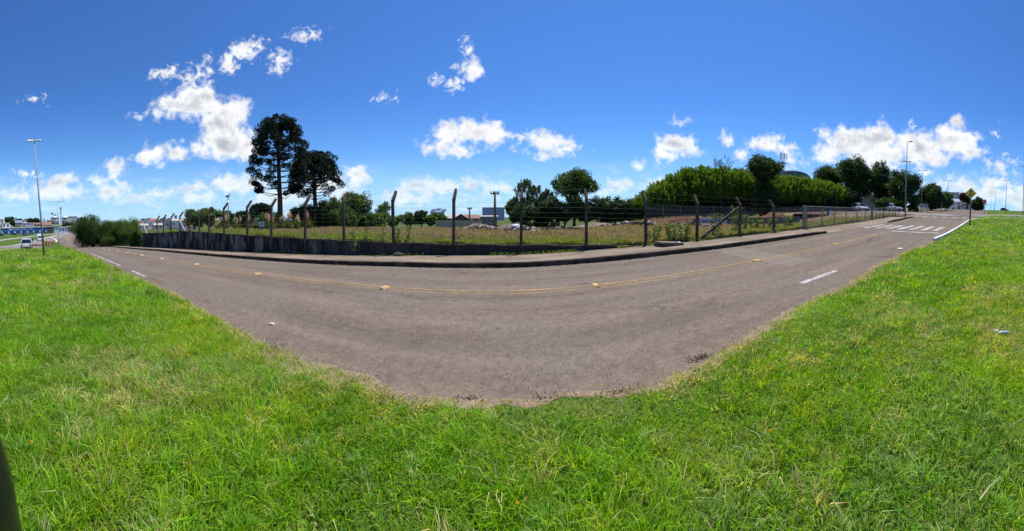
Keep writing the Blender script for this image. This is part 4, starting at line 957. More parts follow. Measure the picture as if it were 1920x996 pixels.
# tall feathery hedge of conifers
p0 = np.array([19.3, 43.2]); p1 = np.array([52.5, 28.6]); nh = 19
outl_x = [1222, 1236, 1262, 1290, 1320, 1350, 1400, 1450, 1500, 1545, 1575, 1600]; outl_y = [366, 348, 333, 322, 319, 322, 328, 337, 339, 345, 356, 372]
names = ['leftmost', 'second', 'third', 'fourth', 'fifth', 'sixth', 'seventh', 'eighth', 'ninth', 'tenth', 'eleventh', 'twelfth', 'thirteenth', 'fourteenth', 'fifteenth', 'sixteenth', 'seventeenth', 'eighteenth', 'rightmost']
for i in range(nh):
    p = p0+(p1-p0)*i/(nh-1)+rng.normal(0, .35, 2); px = 985+FPX*atan2(p[0], p[1]); D = hypot(*p)
    conifer('hedge_conifer', px, D, float(np.interp(px, outl_x, outl_y))+rng.uniform(-2, 4), 2.5, f'{names[i]} bright green feathery conifer of the tall hedge', 'conifers of the tall hedge', 'bright', 200+i, bottom=.27, n=330, tip=1.35)
G = 'added dark shrubs standing in for the shade under the tall hedge'  # added shrubs: near-black green stands in for the shadow under the hanging branches
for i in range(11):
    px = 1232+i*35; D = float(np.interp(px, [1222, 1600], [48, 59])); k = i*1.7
    broad('infill_shrub', px-30, px+30, 366+3*sin(k), 410, D, f'{_ORD[i]} added dark shrub from the left, standing in for the shade under the tall hedge', G, 'arau', 230+i, 90, 70, lobes=4)
broad('hedge_tree', 1398, 1464, 290, 344, 44.5, 'round-headed dark tree rising out of the hedge, left of the antenna mast', None, 'dark', 80, 95, 80, trunk_r=.5, limbs=12)
broad('dark_tree', 1408, 1462, 340, 400, 43.5, 'dense dark shrub breaking the hedge below the round-headed tree', None, 'dark', 81, 80, 80)
bare_tree(1352, 46, 289, 'leafless tree with a few dark leaves above the hedge')
# big trees by the building
G = 'big trees in front of the white building'
broad('broadleaf_tree', 1524, 1592, 304, 362, 66, 'leftmost big broadleaf tree with gaps of sky in its crown', G, 'dark', 90, 120, 70, clump=.85, limbs=18, fork=.45)
broad('broadleaf_tree', 1566, 1640, 293, 372, 62, 'tallest big broadleaf tree in front of the white building', G, 'dark', 91, 170, 75, clump=.9, limbs=18, fork=.4)
broad('broadleaf_tree', 1624, 1674, 298, 378, 64, 'big broadleaf tree left of the nearest street lamp', G, 'dark', 92, 120, 70, clump=.85, limbs=16)
broad('broadleaf_tree', 1664, 1724, 318, 384, 60, 'big broadleaf tree behind the nearest street lamp', G, 'dark', 93, 110, 75, clump=.85, limbs=16)
for i, (a, b, c, d, D, l) in enumerate([(1640, 1672, 372, 392, 58, 'low shaded shrub under the big trees'), (1668, 1700, 368, 394, 58, 'grey green shrub left of the lamp post'), (1700, 1724, 366, 394, 60, 'grey green shrub right of the lamp post'), (1590, 1612, 384, 398, 60, 'low shrub left of the parked hatchback')]): broad('shrub', a, b, c, d, D, l, None, 'mid', 95+i, 40, 60)
broad('dome_tree', 1718, 1772, 340, 390, 72, 'large dome-shaped dark tree beyond the street corner', None, 'dark', 100, 130, 80)
broad('dome_tree', 1758, 1786, 357, 390, 76, 'smaller dark tree at the right foot of the large dome tree', None, 'mid', 101, 60, 70)
broad('reddish_tree', 1797, 1812, 362, 377, 110, 'small reddish brown tree above the white house roof', None, 'red', 102, 40, 60)
broad('garden_tree', 1806, 1818, 366, 382, 110, 'small dark tree right of the reddish tree', None, 'dark', 103, 30, 60)
broad('round_tree', 1821, 1844, 369, 393, 92, 'round dark tree at the road crest behind the yellow sign', None, 'dark', 104, 80, 70)
# bushes by the road on the left
broad('weeping_bush_tree', 133, 214, 402, 464, 61, 'large rounded dark green tree mass where the road bends on the left', None, (.052, .100, .022), 110, 210, 150, leaf=.18, lobes=6, clump=1.0, dens=1.5)
broad('bright_bush_tree', 205, 266, 409, 464, 58, 'bright green leafy tree between the round tree mass and the wall', None, (.085, .155, .026), 111, 160, 130, leaf=.18, lobes=6, clump=.9, dens=1.5)
broad('round_bush', 186, 240, 412, 464, 60, 'round green bush closing the gap between the tree mass and the bright leafy tree', None, (.06, .115, .024), 114, 130, 130, leaf=.18, lobes=6, clump=.9, dens=1.5)
broad('low_bush', 240, 270, 428, 466, 41, 'dark green bush filling the gap against the left end of the black wall', None, 'mid', 113, 60, 80, leaf=.2)
broad('low_bush', 186, 226, 441, 465, 57, 'low dark lobe of bush leaning over the road at the left', None, 'mid', 112, 60, 80, leaf=.2)
# far trees by the left buildings
G = 'far trees behind the buildings on the left'
for i, (a, b, c, d, D, l) in enumerate([(8, 26, 407, 425, 330, 'darkest far tree behind the white building at the left edge'), (20, 42, 411, 426, 340, 'far tree right of the darkest one'), (44, 62, 410, 422, 420, 'hazy far tree left of the lamp post'), (60, 74, 410, 421, 420, 'hazy far tree behind the orange roof'),
        (86, 96, 414, 424, 380, 'small far tree left of the silos'), (118, 136, 419, 429, 280, 'dark far tree in front of the grey shed')]): broad('far_tree', a, b, c, d, D, l, G, 'blue', 120+i, 50, 40)
# small trees over the far town
G = 'trees scattered over the far town'
rr_ = np.random.default_rng(301)
for i in range(16):
    px = 268+i*6.2+rr_.uniform(-1.5, 1.5); yt = 411+rr_.uniform(-1.5, 3); D = rr_.uniform(300, 420)
    broad('far_tree', px-4, px+4, yt, yt+8, D, f'{_ORD[i]} hazy dark tree from the left along the far town skyline', G, 'blue', 140+i, 14, 30, lobes=2, limbs=2)
# ------------------------------------------------------------------ buildings
def bmat(name, c, **k): 
    if name not in M: M[name] = pmat(name, c, .85, .08, .6, **k)
    return M[name]
M['glass'] = pmat('window_glass', (.03, .04, .05), .15, .1, 1, spec=.6)
M['roof_tile'] = pmat('clay_tiles', (.30, .14, .09), .9, .3, 1.5, dirt=(.16, .12, .1), dirt_amt=.5)
M['roof_pale'] = pmat('pale_fibre_roof', (.50, .46, .40), .9, .15, 1.2, dirt=(.3, .26, .22), dirt_amt=.5)
M['metal_roof'] = pmat('metal_roof', (.20, .24, .32), .5, .1, .5, metal=.2)
def house(name, px, D, w, d, h, roof_h, label, cat='house', wall=(.6, .57, .52), roof='roof_tile', yaw=0.0, kind='gable', windows=3, z=None, over=.3, storeys=1, door=True, group=None):
    "building facing the photographer: walls, roof, windows with panes, door"
    X, Y = at(px, D); zb = (gz(X, Y) if z is None else z)-.3; t = empty(name, (X, Y, zb), -atan2(X, Y)+yaw, label, cat, group); h += .3
    wm = bmat('wall_'+'_'.join(str(int(c*100)) for c in wall), wall)
    mb = MB(); mb.box((0, 0, h/2), (w, d, h))
    if kind == 'gable': mb.add([(-w/2, -d/2, h), (-w/2, d/2, h), (-w/2, 0, h+roof_h*.97), (w/2, -d/2, h), (w/2, d/2, h), (w/2, 0, h+roof_h*.97)], [(0, 2, 1), (3, 4, 5)])
    if kind == 'front_gable': mb.add([(-w/2, -d/2, h), (w/2, -d/2, h), (0, -d/2, h+roof_h*.97), (-w/2, d/2, h), (w/2, d/2, h), (0, d/2, h+roof_h*.97)], [(0, 1, 2), (3, 5, 4)])
    mb.build('wall', wm, t)
    mb = MB(); W = w/2+over; Dd = d/2+over; e = .12
    if kind == 'gable': sl = [[(-W, -Dd, h-over*roof_h/(d/2)), (W, -Dd, h-over*roof_h/(d/2)), (W, 0, h+roof_h), (-W, 0, h+roof_h)], [(-W, 0, h+roof_h), (W, 0, h+roof_h), (W, Dd, h-over*roof_h/(d/2)), (-W, Dd, h-over*roof_h/(d/2))]]
    elif kind == 'front_gable': sl = [[(-W, -Dd, h-over*roof_h/(w/2)), (0, -Dd, h+roof_h), (0, Dd, h+roof_h), (-W, Dd, h-over*roof_h/(w/2))], [(0, -Dd, h+roof_h), (W, -Dd, h-over*roof_h/(w/2)), (W, Dd, h-over*roof_h/(w/2)), (0, Dd, h+roof_h)]]
    else: sl = [[(-W, -Dd, h+.02), (W, -Dd, h+.02), (W, Dd, h+.02+roof_h*.3), (-W, Dd, h+.02+roof_h*.3)]]
    for q in sl: mb.prism(q, (0, 0, 0), (0, 0, e))
    mb.build('roof', M[roof] if roof in M else roof, t)
    for s in range(storeys):
        zc = .3+(h-.3)*(s+.55)/storeys; n = windows
        for i in range(n):
            xc = -w/2+w*(i+.5)/n
            if door and s == 0 and i == n//2 and n > 1:
                q = MB(); q.box((xc, -d/2-.02, .3+1.05), (.95, .06, 2.1)); q.build('door', M['wood'], t); continue
            ww, hh = min(1.5, w/n*.55), min(1.3, (h-.3)/storeys*.42)
            q = MB(); 
            for (cx, cz, sx, sz) in ((0, hh/2, ww+.12, .07), (0, -hh/2, ww+.12, .07), (-ww/2, 0, .07, hh), (ww/2, 0, .07, hh), (0, 0, .04, hh)): q.box((xc+cx, -d/2-.03, zc+cz), (sx, .09, sz))
            f = q.build('window', M['white_paint'], t); q = MB(); q.box((xc, -d/2-.012, zc), (ww, .03, hh)); q.build('pane', M['glass'], f)
    return t
# houses behind the lot, centre
z0 = -2.6
def zz(px, py, D): return zat(px, py, D)
house('low_house', 778, 92, 8, 6, 2.2, .6, 'low building with a pale flat roof left of the small trees', wall=(.5, .45, .4), roof='roof_pale', kind='flat', z=zz(778, 403.5, 92)-2.4, windows=2)
house('brown_house', 842, 84, 5.6, 7, 2.6, .9, 'brown walled house with a pale roof left of the gabled house', wall=(.10, .07, .055), roof='roof_pale', z=zz(842, 403, 84)-3.5, windows=3)
house('gabled_house', 864, 80, 4.9, 8, 2.0, 1.5, 'dark brown gabled house behind the centre bent post', wall=(.11, .06, .045), roof='roof_pale', kind='front_gable', z=zz(864, 401.5, 80)-3.5, windows=2, door=False)
house('tiled_house', 884, 88, 5.2, 7, 2.2, 1.0, 'house with a reddish tiled roof behind the shorter utility pole', wall=(.42, .34, .27), z=zz(884, 403, 88)-3.2, windows=2)
t = house('warehouse', 925, 130, 9.2, 12, 5.0, .2, 'large blue-grey metal warehouse behind the tall utility pole', 'warehouse', wall=(.30, .34, .44), roof='metal_roof', kind='flat', z=zz(925, 389.5, 130)-5.1, windows=0, over=.1)
house('guard_hut', 916, 62, 3.4, 3, 2.1, .5, 'small grey hut with a pale roof at the foot of the utility pole', 'hut', wall=(.20, .20, .24), roof='roof_pale', kind='flat', z=zz(916, 406, 62)-2.2, windows=2, door=False)
t = house('flat_roofed_house', 820, 110, 5.0, 6, 4.2, .3, 'pale building carrying tilted solar panels above the trees', 'house', wall=(.45, .47, .52), roof='roof_pale', kind='flat', z=zz(820, 397, 110)-4.4, windows=2, storeys=2, door=False)
p = empty('solar_panel', t.location, t.rotation_euler.z, 'row of tilted blue solar panels on the pale flat roof', 'solar panel'); p.location.z += 4.6
for k in range(3):
    mb = MB(); mb.prism([(-2.6+k*1.9, -2, .1+.25*(k == 1)), (-.9+k*1.9, -2, .1+.25*(k == 1)), (-.2+k*1.9, 1.5, 1.0+.3*(k == 1)), (-1.9+k*1.9, 1.5, 1.0+.3*(k == 1))], (0, 0, 0), (0, 0, .06)); mb.build('panel', bmat('solar', (.05, .07, .13)), p)
    mb = MB(); mb.bar((-1.6+k*1.9, 1.3, 0), (-1.6+k*1.9, 1.3, .95), .06, .06); mb.build('leg', M['galv'], p)
# low beige wall behind the lot
def long_wall(name, px0, px1, D0, D1, ptop0, ptop1, label, mat, thick=.2, drop=1.6):
    a = at(px0, D0); b = at(px1, D1); z0_, z1_ = zat(px0, ptop0, D0), zat(px1, ptop1, D1); n = 14; mb = MB()
    L = hypot(b[0]-a[0], b[1]-a[1]); nx, ny = -(b[1]-a[1])/L*thick, (b[0]-a[0])/L*thick
    for i in range(n):
        u, v = i/n, (i+1)/n; P = [(a[0]+(b[0]-a[0])*q, a[1]+(b[1]-a[1])*q) for q in (u, v)]; Z = [z0_+(z1_-z0_)*q for q in (u, v)]; g = [min(gz(*p), zt_-.2)-.2 for p, zt_ in zip(P, Z)]
        mb.add([(P[0][0], P[0][1], g[0]), (P[1][0], P[1][1], g[1]), (P[1][0], P[1][1], Z[1]), (P[0][0], P[0][1], Z[0]), (P[0][0]+nx, P[0][1]+ny, g[0]), (P[1][0]+nx, P[1][1]+ny, g[1]), (P[1][0]+nx, P[1][1]+ny, Z[1]), (P[0][0]+nx, P[0][1]+ny, Z[0])],
               [(0, 1, 2, 3), (5, 4, 7, 6), (3, 2, 6, 7)]+([(4, 0, 3, 7)] if i == 0 else [])+([(1, 5, 6, 2)] if i == n-1 else []))
    o = mb.build(name, mat); tag(o, label, 'wall'); return o
long_wall('boundary_wall', 816, 905, 50, 50, 413.5, 414.5, 'long low beige wall below the far houses', bmat('beige_wall', (.42, .34, .24)))
# ruined wall inside the lot on the right, with its white painted panel and pale pillars
M['ruin'] = pmat('ruined_wall', (.20, .19, .20), .95, .4, 3, .5, 20, dirt=(.10, .05, .04), dirt_amt=.6, dscale=1.5)
def ruin_mat():
    m = bpy.data.materials.new('scrawled_white_paint'); m.use_nodes = True; T = NT(m.node_tree); b = m.node_tree.nodes['Principled BSDF']
    P = T.n('ShaderNodeNewGeometry').outputs['Position']; n = T.noise(P, 3.0, 6, .7); n2 = T.noise(T.vec('MULTIPLY', P, (3, 3, 1.2)), 2.2, 6, .7)
    c = T.mix(T.mapr(n, .45, .7), (.50, .49, .56, 1), (.30, .29, .33, 1)); c = T.mix(T.mapr(n2, .57, .62), c, (.06, .05, .06, 1))
    T.set(b.inputs['Base Color'], c); b.inputs['Roughness'].default_value = .9; return m
rw = long_wall('ruined_wall', 1300, 1500, 30.5, 33, 409.5, 407, 'broken grey wall inside the lot on the right', M['ruin'], .25)
a, b = at(1313, 30.2), at(1368, 30.9); za, zb_ = zat(1313, 409, 30.2), zat(1368, 409.5, 30.9)
mb = MB(); mb.prism([(a[0], a[1], za-.75), (b[0], b[1], zb_-.75), (b[0], b[1], zb_), (a[0], a[1], za)], (0, 0, 0), (.02, .05, 0)); o = mb.build('painted_panel', ruin_mat(), rw)
# scrawled letters on it: loose dark strokes
mb = MB(); r = np.random.default_rng(91); A = Vector((a[0], a[1]-.02, za)); U = (Vector((b[0], b[1]-.02, zb_))-A); 
for k in range(15):
    u = .06+k*.043; p = A+U*u+Vector((0, -.01, -.14-r.random()*.1)); q = A+U*(u+r.uniform(-.012, .03))+Vector((0, -.01, -.42-r.random()*.15)); mb.bar(p, q, .045, .03)
    if k % 3 == 0: mb.bar(p, A+U*(u+.035)+Vector((0, -.01, -.25)), .035, .03)
mb.build('scrawl', M['dark'], rw)
for px in (1396, 1411, 1440, 1373, 1455):
    X, Y = at(px, 31); mb = MB(); z1 = zat(px, 411, 31); mb.box((X, Y-.02, z1-.45), (.16, .16, .95)); mb.build('pillar', M['concrete_light'], rw)
# earth mounds and rubble
def mound(name, px, D, wpx, ptop, label, mat, seed, depth=.55, cat='mound'):
    X, Y = at(px, D); zb = gz(X, Y); W = w_of(wpx, D)/2; H = max(.3, zat(px, ptop, D)-zb); n = 46; m = 22; V = []; th = -atan2(X, Y)
    for i in range(n):
        for j in range(m):
            u = -1+2*i/(n-1); v = -1+2*j/(m-1); rr = sqrt(u*u+v*v); h = H*max(0, 1-rr**2.2)*(1+.35*float(fbm(np.array(u*3.), np.array(v*3.), 1.3, seed)))+.12*float(fbm(np.array(u*9.), np.array(v*9.), 1.3, seed+1))*max(0, 1-rr)
            V.append((u*W, v*W*depth, h-.12))
    q = [(i*m+j, (i+1)*m+j, (i+1)*m+j+1, i*m+j+1) for i in range(n-1) for j in range(m-1)]
    o = link(name, np_mesh(name, V, q), mat, smooth=True); o.location = (X, Y, zb); o.rotation_euler = (0, 0, th); return tag(o, label, cat)
mound('earth_mound', 1285, 36, 95, 407, 'dark red earth mound left of the scrawled white panel', M['earth'], 1)
mound('earth_mound', 1232, 38, 70, 411, 'long low reddish earth bank right of the dark grove', M['earth'], 2)
mound('earth_mound', 1452, 37, 120, 402, 'overgrown red earth bank below the hedge on the right', M['earth'], 3)
mound('earth_mound', 1545, 42, 120, 402, 'dark earth bank seen through the gate mesh', M['earth'], 7)
mound('earth_mound', 1135, 36, 130, 417, 'low brown bank in front of the dark grove', M['dirt'], 4)
mound('rubble_mound', 968, 30, 96, 419, 'pale rubble mound left of the dark grove', M['dirt'], 5)
mound('rubble_mound', 900, 32, 90, 420, 'low pale dirt mound in front of the gabled house', M['dirt'], 6)
def rubble(px0, px1, D, n, label, seed, size=.22, white=.35):
    r = np.random.default_rng(seed); mb = MB(); mw = MB()
    for k in range(n):
        px = r.uniform(px0, px1); d = D+r.normal(0, 1.6); X, Y = at(px, d); s = size*r.uniform(.3, 1.4); c = Vector((X, Y, gz(X, Y)+s*.3+.25*max(0, 1-abs(px-(px0+px1)/2)/(px1-px0)*2.2)))
        Mx = Matrix.Rotation(r.uniform(0, 6), 3, 'Z') @ Matrix.Rotation(r.uniform(-.8, .8), 3, 'X'); (mw if r.random() < white else mb).box(c, (s*r.uniform(.7, 1.8), s, s*r.uniform(.3, .8)), M=Mx)
    X, Y = at((px0+px1)/2, D); t = empty('rubble_heap', (X, Y, gz(X, Y)), 0, label, 'rubble')
    for q, m_, nm in ((mb, M['concrete'], 'broken_concrete'), (mw, M['concrete_light'], 'pale_chunks')):
        o = q.build(nm, m_, t); o.matrix_parent_inverse = Matrix.Translation(-t.location); o['kind'] = 'stuff'
rubble(948, 1008, 27.5, 170, 'heap of pale broken concrete by the bent post right of centre', 1)
rubble(872, 935, 29.5, 130, 'scattered pale rubble in front of the small grey hut', 2, .2)
rubble(1010, 1100, 31, 110, 'line of brown rubble in front of the dark grove', 3, .22, .12)
rubble(1110, 1240, 33, 150, 'stones strewn along the low brown bank', 4, .25, .3)
rubble(1262, 1330, 30, 110, 'stones at the foot of the dark red earth mound', 5, .2, .3)
rubble(1306, 1345, 27.5, 26, 'a few white stones in front of the scrawled white panel', 6, .17, .9)
# rocks / bags of white at the heap
X, Y = at(967, 27.2); o = MB().lathe((0, 0, 0), [(.75, -.1), (.8, .15), (.6, .42), (.25, .55), (.05, .57)], 14).build('white_sack', M['white_paint'], smooth=True); o.location = (X, Y, gz(X, Y)+.35); o.scale = (.55, .45, .4); tag(o, 'crumpled white sack lying on the rubble heap', 'sack')
# pampas plumes by the araucarias
def plume(px, D, label, seed, h=2.0):
    X, Y = at(px, D); t = empty('plume_grass', (X, Y, gz(X, Y)-.05), seed, label, 'grass clump', 'flowering grass clumps under the araucarias'); r = np.random.default_rng(seed); n = 130
    a = r.uniform(0, 6.28, n); o = blades('leaves', np.zeros(n)+r.normal(0, .15, n), r.normal(0, .15, n), np.zeros(n), h*r.uniform(.5, .9, n), np.full(n, .06), r.uniform(.2, .8, n), np.tile(np.array([.14, .17, .05]), (n, 1)), None, seed, None, stuff=False, azim=a); o.parent = t
    P = np.concatenate([np.array([[cos(q)*.5*r.random(), sin(q)*.5*r.random(), h*r.uniform(.75, 1.05)]])+r.normal(size=(26, 3))*np.array([.05, .05, .18]) for q in r.uniform(0, 6.28, 7)])
    V, q, c = cards(P, .14, seed, .6, 2.5, np.tile(np.array(r.choice([0, 1]) and (.62, .50, .38) or (.60, .36, .30)), (len(P), 1)), .2); link('plumes', np_mesh('plumes', V, q, col=c), M['leaf'], t)
for i, px in enumerate([408, 424, 444, 466, 478, 503, 512, 530, 541, 556, 577]):
    plume(px, 36+2*sin(i*2.1), f'{_ORD[i]} feathery plume clump from the left below the araucarias', 400+i, 1.5+.5*sin(i*1.7)**2)

# ---- right side: white building, arched hall, mast, house, tower
t = house('white_building', 1612, 74, 15, 9, 3.4, .3, 'long shaded white building with dark windows behind the big trees', 'building', wall=(.34, .37, .38), roof='metal_roof', kind='flat', windows=5, z=zz(1612, 364, 74)-3.9, door=False)
def arch_hall(px, D, wpx, ptop, label, seed):
    X, Y = at(px, D); W = w_of(wpx, D)/2; zt = zat(px, ptop, D); zb = 2.5; t = empty('arched_hall', (X, Y, zb), -atan2(X, Y), label, 'hall'); H = zt-zb; rise = W*.42; pts = []
    for i in range(25):
        th = pi*(i/24); pts.append((-W*cos(th), H-rise+rise*sin(th)))
    mb = MB()
    for (x0, z0_), (x1, z1_) in zip(pts[:-1], pts[1:]): mb.add([(x0, -.3, z0_), (x1, -.3, z1_), (x1, 24, z1_), (x0, 24, z0_)], [(0, 1, 2, 3)])
    mb.build('roof', M['metal_roof'], t, True)
    mb = MB(); mb.add([(x, 0, z-.02) for x, z in pts]+[(W, 0, -1), (-W, 0, -1)], [tuple(range(27))]); mb.build('front_wall', bmat('slate_cladding', (.10, .12, .16)), t)
    mb = MB()
    for i in range(24): (x0, z0_), (x1, z1_) = pts[i], pts[i+1]; mb.bar((x0, -.35, z0_+.05), (x1, -.35, z1_+.05), .2, .3)
    mb.build('edge_trim', M['galv'], t)
arch_hall(1484, 120, 68, 321, 'arched blue-grey roof hall behind the hedge, right of the mast', 1)
arch_hall(1448, 135, 56, 316, 'second arched roof partly hidden behind the round-headed tree', 2)
def mast(px, D, pb, pt, label, w=.5, panels=True, name='antenna_mast'):
    X, Y = at(px, D); zt = zat(px, pt, D); zb = gz(X, Y) if pb is None else zat(px, pb, D); t = empty(name, (X, Y, zb), -atan2(X, Y), label, 'mast'); H = zt-zb; mb = MB()
    L = [Vector((cos(q)*w, sin(q)*w, 0)) for q in (.5, .5+2.09, .5+4.19)]; n = int(H/1.2)
    for p in L: mb.tube([p, p*.8+Vector((0, 0, H))], .07, 5)
    for i in range(n):
        for j in range(3):
            a_ = L[j]*(1-.2*i/n)+Vector((0, 0, H*i/n)); b_ = L[(j+1) % 3]*(1-.2*(i+1)/n)+Vector((0, 0, H*(i+1)/n)); mb.tube([a_, b_], .035, 4, False)
    mb.build('lattice', bmat('mast_paint_'+name, (.45, .30, .28)), t)
    if not panels: MB().tube([(0, 0, H-.6), (0, 0, H+1.4)], .05, 5).build('tip', M['galv'], t)
    if panels:
        for k in range(5):
            q = 2*pi*k/5; mb = MB(); mb.box((cos(q)*w*1.7, sin(q)*w*1.7, H-1.2+.5*(k % 2)), (.35, .35, 2.2), q); mb.build('antenna_panel', M['galv'], t)
        mb = MB(); mb.lathe((0, 0, H*.80), [(w*1.8, 0), (w*1.8, .15), (w*.9, .15)], 12); mb.build('platform', M['galv'], t)
        mb = MB(); mb.tube([(0, 0, H), (0, 0, H+1.6)], .05, 5); mb.build('tip', M['galv'], t)
    return t
mast(1466.5, 118, None, 288, 'red and white lattice antenna mast with panels behind the hedge', .75)
mast(1338.5, 90, None, 297, 'thin lattice mast left of the leafless tree', .4, False, 'lattice_mast')
house('white_house', 1797, 118, 5.0, 6, 3.6, 1.2, 'white two-storey house with grey-green roof beside the road crest', wall=(.60, .64, .64), roof='metal_roof', z=zz(1797, 373.5, 118)-4.8, windows=2, storeys=2, yaw=-.35)
house('grey_tower_block', 1786, 210, 8.2, 7, 13, .4, 'narrow grey tower block rising behind the white house', 'building', wall=(.42, .46, .52), roof='metal_roof', kind='flat', z=zz(1786, 361, 210)-13.2, windows=3, storeys=5, door=False)
house('pale_house', 1812, 112, 3.6, 5, 1.7, .6, 'small pale house right of the white two-storey house', wall=(.55, .48, .46), roof='roof_tile', z=zz(1812, 380.5, 112)-2.5, windows=2, yaw=-.3)
# white railing along the green island
t = empty('white_railing', (0, 0, 0), 0, 'long white picket railing along the grass island at the corner', 'railing'); P = [at(1714, 63), at(1740, 70), at(1765, 80), at(1786, 92)]
mb = MB(); mr = MB(); pts = []
for a_, b_ in zip(P[:-1], P[1:]):
    for k in range(10): u = k/10; pts.append((a_[0]+(b_[0]-a_[0])*u, a_[1]+(b_[1]-a_[1])*u))
for x, y in pts: g = gz(x, y)+.35; MB().box((x, y, g+.55), (.12, .12, 1.4)).build('post', M['white_paint'], t)
for (x, y), (x2, y2) in zip(pts[:-1], pts[1:]):
    for hgt in (.45, 1.15): mr.bar((x, y, gz(x, y)+.35+hgt), (x2, y2, gz(x2, y2)+.35+hgt), .05, .12)
mr.build('rails', M['white_paint'], t)

# ---- far left: shop hall with blue front, silos, sheds, town
def box_building(name, px0, px1, D, ptop, pbot, label, col, cat='building', depth=12, roofc=None, wins=0, wrow=1):
    pc = (px0+px1)/2; X, Y = at(pc, D); zb = zat(pc, pbot, D); zt = zat(pc, ptop, D); w = w_of(px1-px0, D); H = zt-zb; t = empty(name, (X, Y, zb-1.5), -atan2(X, Y), label, cat)
    mb = MB(); mb.box((0, depth/2, (H+1.5)/2), (w, depth, H+1.5)); mb.build('wall', bmat('w_%d_%d_%d' % tuple(int(q*100) for q in col), col), t)
    mb = MB(); mb.box((0, depth/2, H+1.5+.15), (w+.6, depth+.6, .3)); mb.build('roof', M[roofc] if roofc else M['roof_pale'], t)
    for s in range(wrow):
        for i in range(wins):
            mb = MB(); mb.box((-w/2+w*(i+.5)/wins, -.03, 1.5+H*(s+.5)/wrow), (w/wins*.5, .1, H/wrow*.45)); mb.build('window', M['glass'], t)
    return t
D0 = 245
t = box_building('shop_hall', 2, 88, D0, 427.3, 437.5, 'long low shop hall with a blue front and pale lettering', (.02, .10, .36), 'shop', 14, 'roof_pale', 0)
W = w_of(86, D0)
for i in range(22):
    mb = MB(); mb.box((-W/2+W*(i+.5)/22, -.05, 1.5+1.1), (W/22*.55, .1, 1.5)); mb.build('window', M['glass'] if i % 3 else M['white_paint'], t)
r = np.random.default_rng(14); mb = MB(); x = -W/2+W*.20
while x < W*.20:
    k = r.choice([.5, .8, 1.0]); mb.box((x, -.06, 5.0), (.28, .1, 1.25)); mb.box((x+.45*k, -.06, 5.0+r.choice([-.5, 0, .5])), (.7*k, .1, .25)); mb.box((x+.9*k, -.06, 5.0), (.22, .1, 1.25)) if r.random() < .6 else None; x += 1.55*k+.3
    if abs(x-W*.09) < .5: x += 1.2
mb.build('lettering', bmat('sign_white', (.62, .68, .72)), t)
mb = MB(); mb.prism([(-W*.35, -.05, 4.7), (-W*.30, -.05, 4.2), (-W*.295, -.05, 5.3), (-W*.33, -.05, 5.1)], (0, 0, 0), (0, -.1, 0)); mb.build('emblem', M['white_paint'], t)
box_building('white_block', -8, 7, 262, 412, 427, 'tall cream building at the far left edge of the picture', (.62, .56, .50), wins=3, wrow=2)
box_building('low_white_shop', 4, 18, 255, 418.5, 428, 'low whitish green building behind the blue shop front', (.60, .68, .64), wins=2)
house('grey_roof_house', 37, 300, 9, 9, 3.2, 2.2, 'house with a broad grey roof behind the blue shop front', wall=(.3, .27, .25), roof='metal_roof', z=zz(37, 413.5, 300)-5.4)
box_building('white_tower_house', 42, 50, 268, 413.5, 426, 'narrow white building with stepped top left of the lamp post', (.66, .66, .66), wins=2, wrow=3)
box_building('purple_grey_block', 46, 63, 262, 418.5, 427, 'pale grey terrace right of the narrow white building', (.48, .46, .52), wins=5, wrow=2)
house('orange_roof_house', 70, 280, 7, 8, 3.0, 1.3, 'low house with a long orange tiled roof by the lamp post', wall=(.4, .25, .2), z=zz(70, 418, 280)-4.3)
house('steep_white_gable', 82.5, 320, 5.2, 8, 2.5, 5.5, 'steep white triangular gable left of the silos', wall=(.66, .60, .55), roof='roof_pale', kind='front_gable', z=zz(82.5, 409, 320)-8, windows=1, door=False)
house('brown_roof_house', 88, 285, 8, 8, 2.0, 3.0, 'house with a wide brown tiled roof below the steep gable', wall=(.3, .25, .2), z=zz(88, 416, 285)-5)
def silo(px, D, wpx, peave, papex, pbot, label):
    X, Y = at(px, D); zb = zat(px, pbot, D); R0 = w_of(wpx, D)/2; he = zat(px, peave, D)-zb; ha = zat(px, papex, D)-zb; t = empty('grain_silo', (X, Y, zb-1), -atan2(X, Y), label, 'silo', 'grain silos on the far left')
    MB().lathe((0, 0, 0), [(R0, 0), (R0, he+1)], 28).build('drum', bmat('silo_steel', (.36, .33, .34)), t, True)
    MB().lathe((0, 0, he+1), [(R0+.4, 0), (R0*.5, (ha-he)*.52), (.8, ha-he), (.1, ha-he+.2)], 28).build('cone_roof', bmat('silo_roof', (.62, .60, .60)), t, True)
    mb = MB()
    for k in range(5): mb.lathe((0, 0, 1+he*(k+.5)/5), [(R0+.02, 0), (R0+.15, .1), (R0+.02, .2)], 28)
    mb.build('rings', M['galv'], t)
silo(103, 300, 15.5, 409, 403.5, 419, 'left grain silo with a pale conical roof')
silo(122, 305, 11.5, 409, 404.5, 419, 'right grain silo with a pale conical roof')
t = empty('elevator_tower', (*at(114.4, 298), zat(114.4, 420, 298)), 0, 'thin grain elevator tower standing between the two silos', 'tower'); H = zat(114.4, 391, 298)-t.location.z
mb = MB(); mb.box((0, 0, H/2), (1.1, 1.1, H)); mb.build('shaft', M['galv'], t); mb = MB(); mb.box((0, 0, H+.3), (2.0, 2.0, 1.6)); mb.build('head', M['pole'], t)
mb = MB(); mb.bar((0, 0, H*.62), (-8, 0, H*.45), .7, .7); mb.bar((0, 0, H*.6), (4.5, 0, H*.45), .7, .7); mb.build('chute', M['galv'], t)
